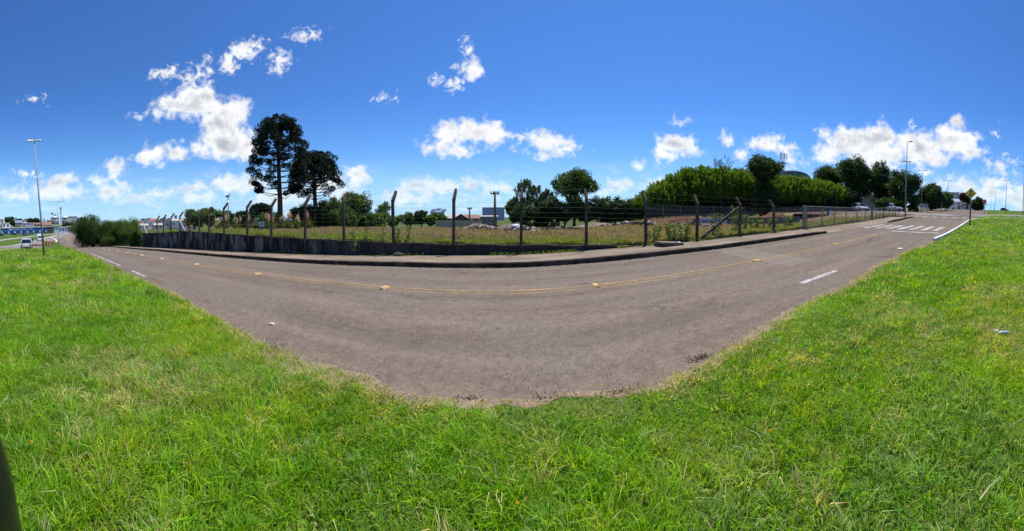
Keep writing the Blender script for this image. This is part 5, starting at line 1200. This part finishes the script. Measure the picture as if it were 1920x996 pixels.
t = empty('catwalk', (*at(104, 299), zat(104, 402, 299)-.5), -atan2(*at(104, 299)), 'dark catwalk and machinery on top of the left silo', 'catwalk'); mb = MB(); mb.box((0, 0, .6), (9, 1.2, .25)); mb.build('deck', M['pole'], t); mb = MB()
for x in (-4.4, -2, 0, 2, 4.4): mb.box((x, -.55, 1.2), (.12, .1, 1.2))
mb.box((0, -.55, 1.8), (9, .1, .12)); mb.box((-3.2, 0, 1.5), (2.2, 1.1, 1.6)); mb.box((0, 0, -.6), (1, 1, 2.2)); mb.build('railing', M['pole'], t)
box_building('grey_shed', 128, 144, 290, 406.3, 419, 'pale grey corrugated shed right of the silos', (.50, .48, .50), wins=0)
box_building('blue_grey_shed', 143, 153, 300, 408.5, 417, 'bluish grey shed half hidden behind the rounded tree', (.36, .38, .46), wins=2)
G = 'parked cars and stalls far on the left'
for i, (a_, b_, c_, d_, col, l) in enumerate([(88, 100, 425.5, 436, (.10, .07, .08), 'dark open shed right of the blue shop front'), (100, 110, 424, 434, (.30, .55, .50), 'turquoise roofed shed below the silos'), (110, 126, 426.5, 436, (.42, .46, .58), 'pale blue roofed shed below the right silo'), (126, 142, 425, 436, (.20, .26, .27), 'dark green market shed beside the rounded tree')]):
    t = box_building('market_shed', a_, b_, 236, c_, d_, l, col, 'shed', 8, None, 3)
# far town on the slope
G = 'houses of the far town'; r = np.random.default_rng(77); cols = [(.62, .50, .46), (.60, .58, .56), (.50, .34, .28), (.66, .64, .62), (.46, .44, .48), (.58, .46, .36)]
for i in range(26):
    px = 256+(i % 13)*8.4+r.uniform(-2, 2); D = 250+(i//13)*70+r.uniform(-20, 20); py = (414.5 if i >= 13 else 418.5)+r.uniform(-1.5, 1.2)-(2.2 if 285 < px < 335 else 0); w = r.uniform(6, 11)
    q = house('town_house', px, D, w, 7, 3+2.6*(r.random() < .4), r.uniform(.8, 1.8), f'{_ORD[i]} small house of the far town, {["pinkish", "whitish", "brick red", "white", "bluish grey", "ochre"][i % 6]} walls, counted from the left in its row', wall=cols[i % 6], roof=['roof_tile', 'roof_pale'][i % 2], kind=['gable', 'front_gable'][(i//2) % 2], z=zz(px, py, D)-5, windows=2, door=False, group=G)
    row = 'nearer' if i < 13 else 'farther'
    q['label'] = f'{_ORD[i % 13]} house from the left in the {row} row of the far town'
box_building('white_depot', 252, 264, 300, 415.5, 420, 'long white depot at the left end of the far town', (.68, .68, .70))
box_building('far_tower_block', 327, 332, 520, 404, 413, 'distant grey tower block above the far town', (.40, .42, .48), wins=2, wrow=4)
# ------------------------------------------------------------------ lamps and poles
M['lens'] = pmat('lamp_glass', (.55, .56, .55), .3)
def street_lamp(px, D, ptop, label, arms=((1, 1.0), (-1, 1.0)), lean=0.0, yaw=0.0, r0=.10, second=None, group='street lamps along the avenue', z=None, headL=.62):
    r0 = r0*.8 if D > 30 else r0*.85
    X, Y = at(px, D); zb = gz(X, Y) if z is None else z; H = zat(px, ptop, D)-zb; t = empty('street_lamp', (X, Y, zb-.05), -atan2(X, Y)+yaw, label, 'street lamp', group); dx = -tan(lean)*H
    mb = MB(); mb.tube([(0, 0, 0), (dx*.35, 0, H*.35), (dx, 0, H)], [r0, r0*.8, r0*.5], 10); mb.build('pole', M['pole'], t, True)
    MB().lathe((0, 0, .02), [(r0*1.9, 0), (r0*1.9, .06), (r0*1.15, .1), (r0*1.1, .45)], 12).build('base', M['rust'], t)
    def head(s, z, L):
        mb = MB(); mb.tube([(dx, 0, z-.1), (dx+s*L*.5, 0, z+.02), (dx+s*L, 0, z+.03)], .03, 6); mb.build('arm', M['pole'], t)
        mb = MB(); x0 = dx+s*L; V = [(x0-s*.05, -.09, z), (x0+s*headL, -.13, z+.02), (x0+s*headL, .13, z+.02), (x0-s*.05, .09, z), (x0-s*.02, -.06, z+.11), (x0+s*headL*.85, -.08, z+.12), (x0+s*headL*.85, .08, z+.12), (x0-s*.02, .06, z+.11)]
        mb.add(V, [(0, 1, 2, 3), (4, 7, 6, 5), (0, 4, 5, 1), (1, 5, 6, 2), (2, 6, 7, 3), (3, 7, 4, 0)]); h = mb.build('lamp_head', M['galv'], t, bevel=.015); mb = MB(); mb.box((x0+s*headL*.55, 0, z-.0), (headL*.6, .16, .05)); mb.build('lens', M['lens'], h)
    for s, L in arms: head(s, H, L)
    if second:
        for s, L in second[1]: head(s, zat(px, second[0], D)-zb, L)
    return t
street_lamp(81, 22.5, 263, 'tall double-headed street lamp leaning left on the verge by the highway', ((1, .08), (-1, .08)), lean=R(3.3), headL=.45, group=None)
street_lamp(108.5, 52, 378, 'smaller distant double-headed street lamp right of the leaning one', ((1, .9), (-1, .9)), r0=.06, group=None)
street_lamp(1697, 35, 265, 'tall street lamp at the corner with a second lower pair of heads', ((1, .25),), second=(303, ((1, .12), (-1, .12))), headL=.42)
street_lamp(1727, 62, 319.5, 'street lamp in front of the dome-shaped tree', ((1, .5), (-1, .4)), headL=.7)
street_lamp(1775, 82, 338.5, 'slim street lamp beyond the dome-shaped tree', ((1, .6), (-1, .6)), headL=.8)
street_lamp(1884.5, 70, 338, 'street lamp leaning right beyond the stop sign', ((1, .3), (-1, .3)), lean=-R(1.4), headL=.6)
street_lamp(1863.5, 95, 352, 'leaning double street lamp just right of the stop sign', ((1, .7), (-1, .7)), lean=-R(4), headL=.9)
street_lamp(1857.5, 140, 369, 'faint distant street lamp nearest the stop sign', ((1, .8), (-1, .8)), lean=R(2.0), headL=1.0)
street_lamp(1917.5, 52, 312, 'street lamp cut by the right edge of the picture', ((-1, .15), (1, .1)), lean=0, headL=.5)
def utility_pole(px, D, ptop, label, w=.15, armw=1.1, arms=1, z=None):
    X, Y = at(px, D); zb = gz(X, Y) if z is None else z; H = zat(px, ptop, D)-zb; t = empty('utility_pole', (X, Y, zb-.2), -atan2(X, Y), label, 'utility pole', 'wooden utility poles behind the lot')
    mb = MB(); mb.tube([(0, 0, 0), (0, 0, H+.2)], [w*1.2, w*.8], 9); mb.build('pole', M['wood'], t, True)
    for k in range(arms):
        z_ = H-.1-k*.7; mb = MB(); mb.box((0, -.12, z_), (armw*2, .12, .14)); mb.build('crossarm', M['wood'], t)
        for x in (-.92, -.35, .5, .92): MB().lathe((x*armw, -.12, z_+.07), [(.05, 0), (.09, .05), (.05, .12), (.07, .18), (.02, .26)], 8).build('insulator', M['dark'], t)
    return t
utility_pole(928, 36, 359, 'tall utility pole with one crossarm left of the dark grove', .16, .52)
utility_pole(880.5, 56, 389, 'shorter utility pole in front of the tiled house', .17, .42)
utility_pole(764, 75, 397, 'thin distant utility pole above the small trees', .12, .5)
X, Y = at(428.5, 40); t = empty('camera_pole', (X, Y, gz(X, Y)-.1), -atan2(X, Y), 'tall thin grey pole topped by a camera left of the araucarias', 'pole'); H = zat(428.5, 369, 40)-t.location.z
mb = MB(); mb.tube([(0, 0, 0), (0, 0, H)], [.09, .06], 8); mb.build('pole', M['galv'], t, True); mb = MB(); mb.box((-.12, -.1, H+.05), (.42, .5, .2)); mb.box((.16, 0, H+.22), (.12, .12, .4)); mb.build('camera', M['dark'], t)
X, Y = at(450, 34); 
# notice board in the lot
X, Y = at(490.5, 29.5); t = empty('notice_board', (X, Y, gz(X, Y)-.05), -atan2(X, Y), 'square white notice board with grey print on two stakes in the lot', 'sign'); zc = zat(490.5, 420.3, 29.5)-t.location.z
mb = MB(); mb.box((0, 0, zc), (.50, .03, .50)); mb.build('board', M['offwhite'], t)
mb = MB()
for k in range(6): mb.box((.02*(-1)**k, -.019, zc+.17-k*.062), (.40-.07*(k % 3), .006, .032))
mb.build('print', M['ink'], t); mb = MB(); mb.bar((-.2, .03, 0), (-.2, .03, zc+.2), .05, .04); mb.build('stake', M['wood'], t); mb = MB(); mb.bar((.2, .03, 0), (.2, .03, zc+.2), .05, .04); mb.build('stake', M['wood'], t)

# ------------------------------------------------------------------ road signs
M['sign_yellow'] = pmat('sign_amber', (.88, .50, .05), .45, .06, 3, spec=.4); M['sign_black'] = pmat('sign_black', (.02, .018, .016), .5); M['sign_red'] = pmat('sign_red', (.42, .025, .035), .45, .1, 3)
X, Y = 21.0, 1.72; px_ = 985+FPX*atan2(X, Y); zb = gz(X, Y); t = empty('warning_sign', (X, Y, zb), R(-90)+.12, 'amber diamond warning sign with black merging arrows on a dark post', 'road sign')
zc = zat(px_, 362.5, hypot(X, Y))-zb; mb = MB(); mb.tube([(0, .06, -.1), (0, .06, zc+.3)], .055, 10); mb.build('post', M['wood'], t)
s = .40; mb = MB(); mb.prism([(0, 0, zc-s), (s, 0, zc), (0, 0, zc+s), (-s, 0, zc)], (0, 0, 0), (0, .012, 0)); pl = mb.build('plate', M['sign_yellow'], t)
mb = MB(); e = s*.91
for a_, b_ in (((0, -e), (e, 0)), ((e, 0), (0, e)), ((0, e), (-e, 0)), ((-e, 0), (0, -e))): mb.bar((a_[0], -.004, zc+a_[1]), (b_[0], -.004, zc+b_[1]), .012, .004)
mb.build('border', M['sign_black'], pl)
mb = MB(); y = -.006
for (x0, z0_, x1, z1_, w_) in ((0, -.24, 0, .12, .055), (-.16, -.16, -.02, .02, .04), (.16, -.16, .02, .02, .04), (-.09, -.22, -.09, -.06, .03), (.09, -.22, .09, -.06, .03), (-.22, -.08, -.22, -.0, .028), (.22, -.08, .22, 0, .028)): mb.bar((x0, y, zc+z0_), (x1, y, zc+z1_), w_, .006)
mb.prism([(-.085, y+.003, zc+.11), (.085, y+.003, zc+.11), (0, y+.003, zc+.25)], (0, 0, 0), (0, -.006, 0)); mb.build('arrow_symbol', M['sign_black'], pl)
X, Y = at(1845, 50); zb = gz(X, Y); t = empty('stop_sign', (X, Y, zb), -atan2(X, Y), 'red octagonal stop sign reading PARE at the top of the verge', 'road sign'); zc = zat(1845.5, 378, 50)-zb
mb = MB(); mb.tube([(0, .05, -.1), (0, .05, zc+.3)], .05, 10); mb.build('post', M['pole'], t)
def octo(r_): return [(r_*cos(pi/8+k*pi/4), r_*sin(pi/8+k*pi/4)) for k in range(8)]
mb = MB(); mb.prism([(x, 0, zc+z) for x, z in octo(.38)], (0, 0, 0), (0, .015, 0)); mb.build('rim', M['white_paint'], t); mb = MB(); mb.prism([(x, -.004, zc+z) for x, z in octo(.35)], (0, 0, 0), (0, .004, 0)); pl = mb.build('plate', M['sign_red'], t)
def text(body, size, mat, parent, loc, ext=.003):
    cu = bpy.data.curves.new('lettering', 'FONT'); cu.body = body; cu.size = size; cu.align_x = 'CENTER'; cu.align_y = 'CENTER'; cu.extrude = ext
    o = bpy.data.objects.new('tmp', cu); COL.objects.link(o); dg = bpy.context.evaluated_depsgraph_get(); me = bpy.data.meshes.new_from_object(o.evaluated_get(dg)); COL.objects.unlink(o); bpy.data.objects.remove(o)
    me.transform(Matrix.Rotation(R(90), 4, 'X')); me.materials.clear(); q = link('lettering', me, mat, parent); q.location = loc; return q
text('PARE', .24, M['white_paint'], pl, (0, -.010, zc))
mb = MB(); mb.box((.27, .05, zc-.5), (.2, .05, .22)); mb.build('small_plate', M['dark'], t)

# ------------------------------------------------------------------ raised studs on the yellow line
M['stud'] = pmat('stud_yellow', (.62, .40, .14), .7, .15, 30, dirt=(.25, .17, .10), dirt_amt=.35, dscale=18); M['reflector'] = pmat('reflector', (.45, .25, .10), .4)
def stud():
    t = empty('road_stud', (0, 0, 0), 0, 'x', 'road stud', 'yellow raised studs along the centre line'); mb = MB(); a_, b_, h = .075, .13, .045
    mb.add([(-a_, -b_, 0), (a_, -b_, 0), (a_, b_, 0), (-a_, b_, 0), (-a_*.5, -b_*.82, h), (a_*.5, -b_*.82, h), (a_*.5, b_*.82, h), (-a_*.5, b_*.82, h)], [(3, 2, 1, 0), (4, 5, 6, 7), (0, 1, 5, 4), (1, 2, 6, 5), (2, 3, 7, 6), (3, 0, 4, 7)])
    mb.build('body', M['stud'], t, bevel=.006)
    for sx in (-1, 1): MB().add([(sx*.069, -.08, .009), (sx*.069, .08, .009), (sx*.050, .08, .032), (sx*.050, -.08, .032)], [(0, 1, 2, 3)]).build('reflector', M['reflector'], t)
    return t
s0 = stud(); xs_ = [-37.5, -33.2, -28.8, -24.6, -20.3, -16.1, -11.8, -7.45, -3.02, 1.43, 5.8, 10.05, 14.0]
for i, x in enumerate(xs_):
    if i == 0: o = s0
    else:
        o = s0.copy(); COL.objects.link(o)
        for ch in [c for c in s0.children]:
            q = ch.copy(); COL.objects.link(q); q.parent = o
    y = 5.89+random.uniform(-.03, .03); o.location = (x, y, float(zr(x))+.003); sl = float(zr(x+.3)-zr(x-.3))/.6; o.rotation_euler = (0, -math.atan(sl), random.uniform(-.15, .15)); o['label'] = f'{_ORD[i]} yellow raised stud from the left on the double centre line'

# ------------------------------------------------------------------ small things on the road, pavement and grass
M['pink'] = pmat('pink_paper', (.62, .36, .34), .8, .2, 30); M['bottle'] = pmat('plastic_bottle', (.34, .42, .37), .15, .05, 5, spec=.6)
def lump(name, loc, r_, mat, label, cat, seed, flat=.4, group=None):
    bm_v = []; r = np.random.default_rng(seed); n = 9; mb = MB(); prof = [(r_*.7, 0), (r_, r_*.25), (r_*.85, r_*.6), (r_*.4, r_*.9), (r_*.08, r_*.95)]; mb.lathe((0, 0, 0), prof, n)
    mb.v = [(v[0]*(1+r.uniform(-.28, .28)), v[1]*(1+r.uniform(-.28, .28)), v[2]*flat*(1+r.uniform(-.15, .15))) for v in mb.v]; o = mb.build(name, mat); o.location = loc; o.rotation_euler = (0, 0, r.uniform(0, 6)); return tag(o, label, cat, group)
X, Y = hit(510, 609); lump('crumpled_paper', (X, Y, float(zr(X))+.002), .045, M['pink'], 'crumpled pink scrap of paper on the asphalt near the left verge', 'litter', 3, .6)
X, Y = hit(1687, 467); lump('white_litter', (X, Y, float(zr(X))+.002), .11, M['white_paint'], 'white scrap of litter lying on the asphalt by the right verge', 'litter', 4, .3)
X, Y = 4.75, 8.95; 
X, Y = at(737, 11.25); X = -4.9; lump('stone', (X, 10.78, float(zr(X))+.04), .22, M['concrete'], 'brown stone lying on the pavement against the black wall', 'stone', 5, .7)
X = 6.15; lump('white_stone', (X, 10.85, float(zr(X))+.03), .10, M['white_paint'], 'small white stone at the inner edge of the pavement', 'stone', 6, .6)
X = 7.0-1.75; t = empty('manhole_slab', (X, 10.05, float(zr(X))+.08), .12, 'broken concrete inspection slab lifted above its hole on the pavement', 'manhole cover'); mb = MB(); mb.box((0, 0, .11), (.95, .62, .07), M=Matrix.Rotation(.06, 3, 'Y')); mb.build('slab', M['sidewalk'], t, bevel=.01)
mb = MB()
for x, y, sx, sy in ((0, -.33, .9, .06), (0, .33, .9, .06), (-.44, 0, .06, .6), (.44, 0, .06, .6)): mb.box((x, y, .03), (sx, sy, .09))
mb.build('collar', M['dark'], t)
r = np.random.default_rng(123); mb = MB()        # pebbles and chips scattered over the asphalt
for k in range(520):
    x = r.normal(0, 9) if k % 2 else r.uniform(-6, 7); y = r.uniform(2.55, 8.4); s = r.uniform(.006, .017); z = float(zr(x)); 
    if y < float(edge(x)): continue
    mb.add([(x-s, y-s*.7, z), (x+s, y-s*.5, z), (x+s*.6, y+s, z), (x-s*.7, y+s*.8, z), (x, y, z+s*.8)], [(0, 1, 4), (1, 2, 4), (2, 3, 4), (3, 0, 4)])
tag(mb.build('pebbles', M['concrete_light']), 'small pale pebbles scattered over the asphalt', 'pebbles', kind='stuff')
def debris(px, py, n, spread, label, seed, cols=((.10, .06, .04), (.3, .22, .15))):
    X, Y = hit(px, py); r = np.random.default_rng(seed); P = np.stack([X+r.normal(0, spread, n), Y+r.normal(0, spread*.3, n), np.zeros(n)], 1); P[:, 2] = np.maximum(zr(P[:, 0]), T_(P[:, 0], P[:, 1]))+.006+np.abs(r.normal(0, .008, n)); C = np.array(cols)[r.integers(0, len(cols), n)]
    V, q, c = cards(P, .024, seed, .1, 2.2, C, .3); tag(link('leaf_litter', np_mesh('leaf_litter', V, q, col=c), M['needle']), label, 'leaf litter', kind='stuff')
debris(1312, 672, 170, .09, 'clump of dead brown leaves on the right edge of the asphalt', 1); debris(1165, 735, 90, .09, 'dead leaves caught at the asphalt edge right of centre', 2); debris(882, 750, 70, .05, 'small dark tuft of dead leaves at the centre asphalt edge', 3); debris(1040, 745, 60, .12, 'sprinkling of dead leaves at the centre asphalt edge', 5)
X, Y = hit(1265, 474); 
debris(1270, 475, 500, .35, 'green weeds and soil caught against the kerb', 4, ((.14, .22, .04), (.20, .26, .05), (.2, .14, .08)))
X, Y = hit(1882, 632); z = gz(X, Y); t = empty('plastic_bottle', (X, Y, z+.05), R(97), 'clear plastic bottle lying in the grass on the right', 'bottle')
mb = MB(); mb.lathe((0, 0, 0), [(.008, -.085), (.020, -.083), (.023, -.07), (.023, .03), (.019, .05), (.010, .07), (.009, .082)], 14); mb.v = [(v[2], v[0], v[1]) for v in mb.v]; mb.build('bottle', M['bottle'], t, True); t.scale = (.8, .8, .8)
mb = MB(); mb.lathe((0, 0, .082), [(.011, 0), (.011, .012)], 12); mb.v = [(v[2], v[0], v[1]) for v in mb.v]; mb.build('cap', M['white_paint'], t)
X, Y = hit(1868, 624); lump('crushed_cup', (X, Y, gz(X, Y)+.02), .035, M['bottle'], 'crumpled pale plastic scrap left of the bottle in the grass', 'litter', 9, .6)
X, Y = hit(1855, 935); z = gz(X, Y)+.05; mb = MB(); mb.tube([(X-.09, Y+.05, z+.02), (X, Y, z+.01), (X+.08, Y-.06, z)], [.004, .0035, .002], 5); tag(mb.build('dry_stalk', pmat('dry_stalk', (.5, .42, .25))), 'single dry straw stalk lying on the lawn at lower right', 'stalk')
# black post at the lower left
M['gloss_black'] = pmat('glossy_black_paint', (.012, .014, .012), .22, .2, 6, spec=.6)
a0 = ray(-60, 820); b0 = ray(22, 1030)
def onD(px, py, D): r_ = ray(px, py); h_ = hypot(r_[0], r_[1]); return Vector((r_[0]/h_*D, r_[1]/h_*D, EYE+r_[2]/h_*D))
t = empty('black_post', (0, 0, 0), 0, 'glossy black leaning post cut by the lower left corner', 'post'); P0 = onD(31, 1110, 1.25); g = gz(P0.x, P0.y); P0.z = g; t.location = P0
P1 = onD(-6, 900, 1.15); P2 = onD(-34, 790, 1.12); dirn = (P2-P1).normalized(); P3 = P2+dirn*.25; mb = MB(); mb.tube([Vector((0, 0, -.05)), P1-P0, P2-P0, P3-P0], [.075, .062, .05, .04], 20); mb.build('shaft', M['gloss_black'], t, True)
mb = MB(); mb.lathe((0, 0, 0), [(.10, 0), (.10, .02), (.08, .03)], 20); mb.build('base_plate', M['galv'], t)

# ------------------------------------------------------------------ cars
M['tyre'] = pmat('tyre', (.02, .02, .02), .9); M['car_glass'] = pmat('car_glass', (.015, .02, .025), .08, .1, 1, spec=.7); M['red_lens'] = pmat('tail_lens', (.5, .02, .02), .25); M['head_lens'] = pmat('head_lens', (.75, .77, .8), .15); M['plate'] = pmat('number_plate', (.55, .56, .58), .5)
def paint(name, c):
    m = pmat(name, c, .25, .03, 1, spec=.6); m.node_tree.nodes['Principled BSDF'].inputs['Coat Weight'].default_value = .6; return m
M['car_silver'] = paint('silver_paint', (.55, .57, .60)); M['car_black'] = paint('black_paint', (.03, .03, .035)); M['car_blue'] = paint('dark_blue_paint', (.05, .08, .16)); M['car_white'] = paint('white_car_paint', (.75, .75, .75)); M['car_red'] = paint('red_paint', (.35, .04, .03))
def car(px, D, yaw, label, body, L=4.2, W=1.75, H=1.5, suv=False, name='parked_car', xy=None, cat='car'):
    "car pointing along local +X"
    X, Y = at(px, D) if xy is None else xy; z = gz(X, Y)+.05; t = empty(name, (X, Y, z), yaw, label, cat)
    hl = L/2; hw = W/2; sill = .22 if not suv else .3; belt = H*.60; hood = H*.60
    # section profile along x: (x, z low, z belt, half width)
    prof = [(-hl, .45, belt*.93, hw*.86), (-hl+.12, sill+.05, belt, hw*.97), (-hl*.5, sill, belt, hw), (0, sill, belt, hw), (hl*.45, sill, belt*.97, hw), (hl*.75, sill, hood*.90, hw*.97), (hl-.12, sill+.05, hood*.76, hw*.92), (hl, .42, hood*.60, hw*.80)]
    mb = MB(); V = []; 
    for x, zl, zb_, w_ in prof:
        zm = (zl+zb_)/2; V += [(x, -w_*.92, zl), (x, -w_*1.02, zm), (x, -w_*.95, zb_), (x, 0, zb_+.04), (x, w_*.95, zb_), (x, w_*1.02, zm), (x, w_*.92, zl)]
    n = 7; F = [(i*n+j, i*n+(j+1) % n, (i+1)*n+(j+1) % n, (i+1)*n+j) for i in range(len(prof)-1) for j in range(n)]
    F += [tuple(range(n-1, -1, -1)), tuple((len(prof)-1)*n+j for j in range(n))]; mb.add(V, F)
    rx0, rx1 = (-hl*.88, hl*.20) if suv else (-hl*.72, hl*.18); bx0, bx1 = -hl*.96, hl*.48
    R_ = [(rx0, -hw*.74, H), (rx1, -hw*.74, H), (rx1, hw*.74, H), (rx0, hw*.74, H)]; Bt = [(bx0, -hw*.93, belt), (bx1, -hw*.93, belt), (bx1, hw*.93, belt), (bx0, hw*.93, belt)]
    rf = [(x*.98, y*.9, H+.05) for x, y, _ in R_]
    mb.add([(x, y, H-.05) for x, y, _ in R_]+rf, [(4, 5, 6, 7), (0, 1, 5, 4), (1, 2, 6, 5), (2, 3, 7, 6), (3, 0, 4, 7)])
    for i in range(4): mb.bar(Bt[i], (R_[i][0], R_[i][1], H-.02), .09, .09)
    for s in (-1, 1): mb.bar((-.05, s*hw*.94, belt), (-.05, s*hw*.755, H-.02), .08, .05)
    b = mb.build('body', body, t, True); 
    e = b.modifiers.new('bevel', 'BEVEL'); e.width = .04; e.segments = 2; e.limit_method = 'ANGLE'
    def lerp(a_, b_, u): return tuple(a_[k]+(b_[k]-a_[k])*u for k in range(3))
    for nm, (i, j) in (('side_window', (0, 1)), ('windscreen', (1, 2)), ('side_window', (3, 2)), ('rear_window', (3, 0))):
        mb = MB(); q = [lerp(Bt[i], Bt[j], .02), lerp(Bt[j], Bt[i], .02), R_[j], R_[i]]; q = [(x*.995, y*.99, z_) for x, y, z_ in q]; mb.add(q, [(0, 1, 2, 3)]); g_ = mb.build(nm, M['car_glass'], t)
    for x in (-hl*.62, hl*.62):
        for s in (-1, 1):
            mb = MB(); mb.lathe((0, 0, 0), [(.20, -.11), (.31, -.10), (.33, -.05), (.33, .05), (.31, .10), (.20, .11)], 20); mb.v = [(v[0]+x, v[2]+s*(hw-.10), v[1]+.33) for v in mb.v]; wl = mb.build('wheel', M['tyre'], t)
            mb = MB(); mb.lathe((0, 0, 0), [(.19, 0), (.17, .02), (.05, .03)], 12); mb.v = [(v[0]+x, s*(v[2]+.012)+s*hw*1.0+s*.0, v[1]+.33) for v in mb.v]; mb.build('rim', M['galv'], wl)
    for s in (-1, 1):
        mb = MB(); mb.box((hl-.10, s*hw*.66, hood*.66), (.16, .36, .15)); mb.build('headlight', M['head_lens'], t); mb = MB(); mb.box((-hl+.02, s*hw*.74, belt*.82), (.12, .22, .26)); mb.build('tail_light', M['red_lens'], t)
        mb = MB(); mb.box((hl*.36, s*(hw+.08), belt+.06), (.12, .18, .13)); mb.build('mirror', body, t)
    mb = MB(); mb.box((-hl-.01, 0, .62), (.04, .42, .14)); mb.build('number_plate', M['plate'], t); mb = MB(); mb.box((-hl-.0, 0, .36), (.14, W*.9, .22)); mb.build('bumper', M['dark'], t); MB().box((hl-.02, 0, .32), (.14, W*.86, .22)).build('bumper', M['dark'], t)
    return t
car(49, 50, R(183), 'silver sport utility car driving away on the highway at the left', M['car_silver'], 4.5, 1.9, 1.7, True, 'driving_car')
car(57.5, 112, R(5), 'dark car coming the other way on the highway', M['car_black'], 4.2, 1.75, 1.45, name='driving_car')
def truck(px, D, yaw, label):
    X, Y = at(px, D); t = empty('small_truck', (X, Y, gz(X, Y)+.05), yaw, label, 'truck'); mb = MB(); mb.box((-1.0, 0, 1.75), (3.6, 2.0, 2.0)); mb.build('cargo_box', M['white_paint'], t, bevel=.03)
    mb = MB(); mb.prism([(.95, -.95, .5), (2.5, -.95, .5), (2.5, -.95, 1.3), (2.1, -.95, 2.2), (.95, -.95, 2.2)], (0, 0, 0), (0, 1.9, 0)); mb.build('cab', M['car_white'], t, bevel=.03); mb = MB(); mb.prism([(2.50, -.8, 1.35), (2.50, .8, 1.35), (2.15, .8, 2.1), (2.15, -.8, 2.1)], (0, 0, 0), (.03, 0, .02)); mb.build('windscreen', M['car_glass'], t)
    for x in (-1.8, 1.7):
        for s in (-1, 1): mb = MB(); mb.lathe((0, 0, 0), [(.36, -.12), (.38, 0), (.36, .12)], 16); mb.v = [(v[0]+x, v[2]+s*.85, v[1]+.38) for v in mb.v]; mb.build('wheel', M['tyre'], t)
    mb = MB(); mb.box((0, 0, .62), (4.8, .8, .2)); mb.build('chassis', M['dark'], t)
truck(73, 128, R(8), 'small white truck on the highway behind the leaning lamp post')
car(1612, 56, R(-118), 'silver hatchback parked on the side street in front of the white building', M['car_silver'], 3.9, 1.7, 1.5)
car(1673, 57, R(-110), 'pale car parked under the trees, seen over the mesh fence', M['car_silver'], 4.1, 1.7, 1.45)
car(1662, 60, R(-110), 'dark red car parked behind the pale one under the trees', M['car_red'], 4.1, 1.7, 1.4)
car(1883, 150, R(-95), 'dark car on the crest of the road at the right', M['car_black'], 4.2, 1.8, 1.45)
for i, (px, D, c, l) in enumerate([(2, 205, 'car_black', 'dark car parked at the far left edge below the blue shop'), (27, 215, 'car_black', 'dark car parked in front of the blue shop'), (47, 200, 'car_black', 'dark car on the far road left of the lamp post'), (58, 222, 'car_blue', 'dark blue car close under the blue shop front')]): car(px, D, R(60+20*i), l, M[c])
# guard rail and chevron boards at the bend
t = empty('guard_rail', (0, 0, 0), 0, 'rusty low guard rail beside the highway bend', 'guard rail'); P = [at(58, 45), at(72, 52), at(86, 60), at(96, 70)]; mb = MB(); mp = MB()
for (a_, b_) in zip(P[:-1], P[1:]):
    za, zb_ = gz(*a_), gz(*b_); mb.bar((*a_, za+.62), (*b_, zb_+.62), .06, .30)
    for u in (0, .5): x, y = a_[0]+(b_[0]-a_[0])*u, a_[1]+(b_[1]-a_[1])*u; MB().bar((x, y, gz(x, y)-.05), (x, y, gz(x, y)+.7), .12, .12).build('post', M['concrete_light'], t)
mb.build('rail', M['rust'], t)
for i, px in enumerate((83, 88.5, 94.5, 99)):
    D = 62+i*3; X, Y = at(px, D); zb = gz(X, Y); t = empty('chevron_board', (X, Y, zb), -atan2(X, Y)+.1, f'{_ORD[i]} black and yellow chevron board from the left at the highway bend', 'road sign', 'chevron boards at the highway bend')
    mb = MB(); mb.box((0, 0, 1.05), (.62, .03, .85)); mb.build('board', M['sign_black'], t); mb = MB(); y = -.03
    mb.prism([(.22, y, 1.45), (.02, y, 1.45), (-.25, y, 1.05), (.02, y, .65), (.22, y, .65), (-.03, y, 1.05)], (0, 0, 0), (0, .012, 0)); mb.build('chevron', M['sign_yellow'], t); mb = MB(); mb.bar((0, .05, -.05), (0, .05, 1.3), .07, .07); mb.build('post', M['pole'], t)
# road-side marker posts on the island
for i, (px, D, h) in enumerate([(1739, 52, 1.0), (1765, 54, 1.9)]):
    X, Y = at(px, D); t = empty('marker_post', (X, Y, gz(X, Y)), 0, ['short dark marker post on the green island kerb', 'taller thin marker post right of the short one'][i], 'post'); MB().tube([(0, 0, -.05), (0, 0, h)], .05, 8).build('shaft', M['pole'], t); MB().lathe((0, 0, h), [(.07, 0), (.07, .06), (.02, .1)], 8).build('cap', M['dark'], t)
# green island beyond the side street
def island(name, pts, mat, h=.12, kerbm=None):
    V = [(x, y, gz(x, y)+h) for x, y in pts]; c = np.mean(V, 0); V.append(tuple(c[:2])+(gz(c[0], c[1])+h+.1,)); n = len(pts); tag(link(name, np_mesh(name, V, tris=[(i, (i+1) % n, n) for i in range(n)]), mat), kind='structure')
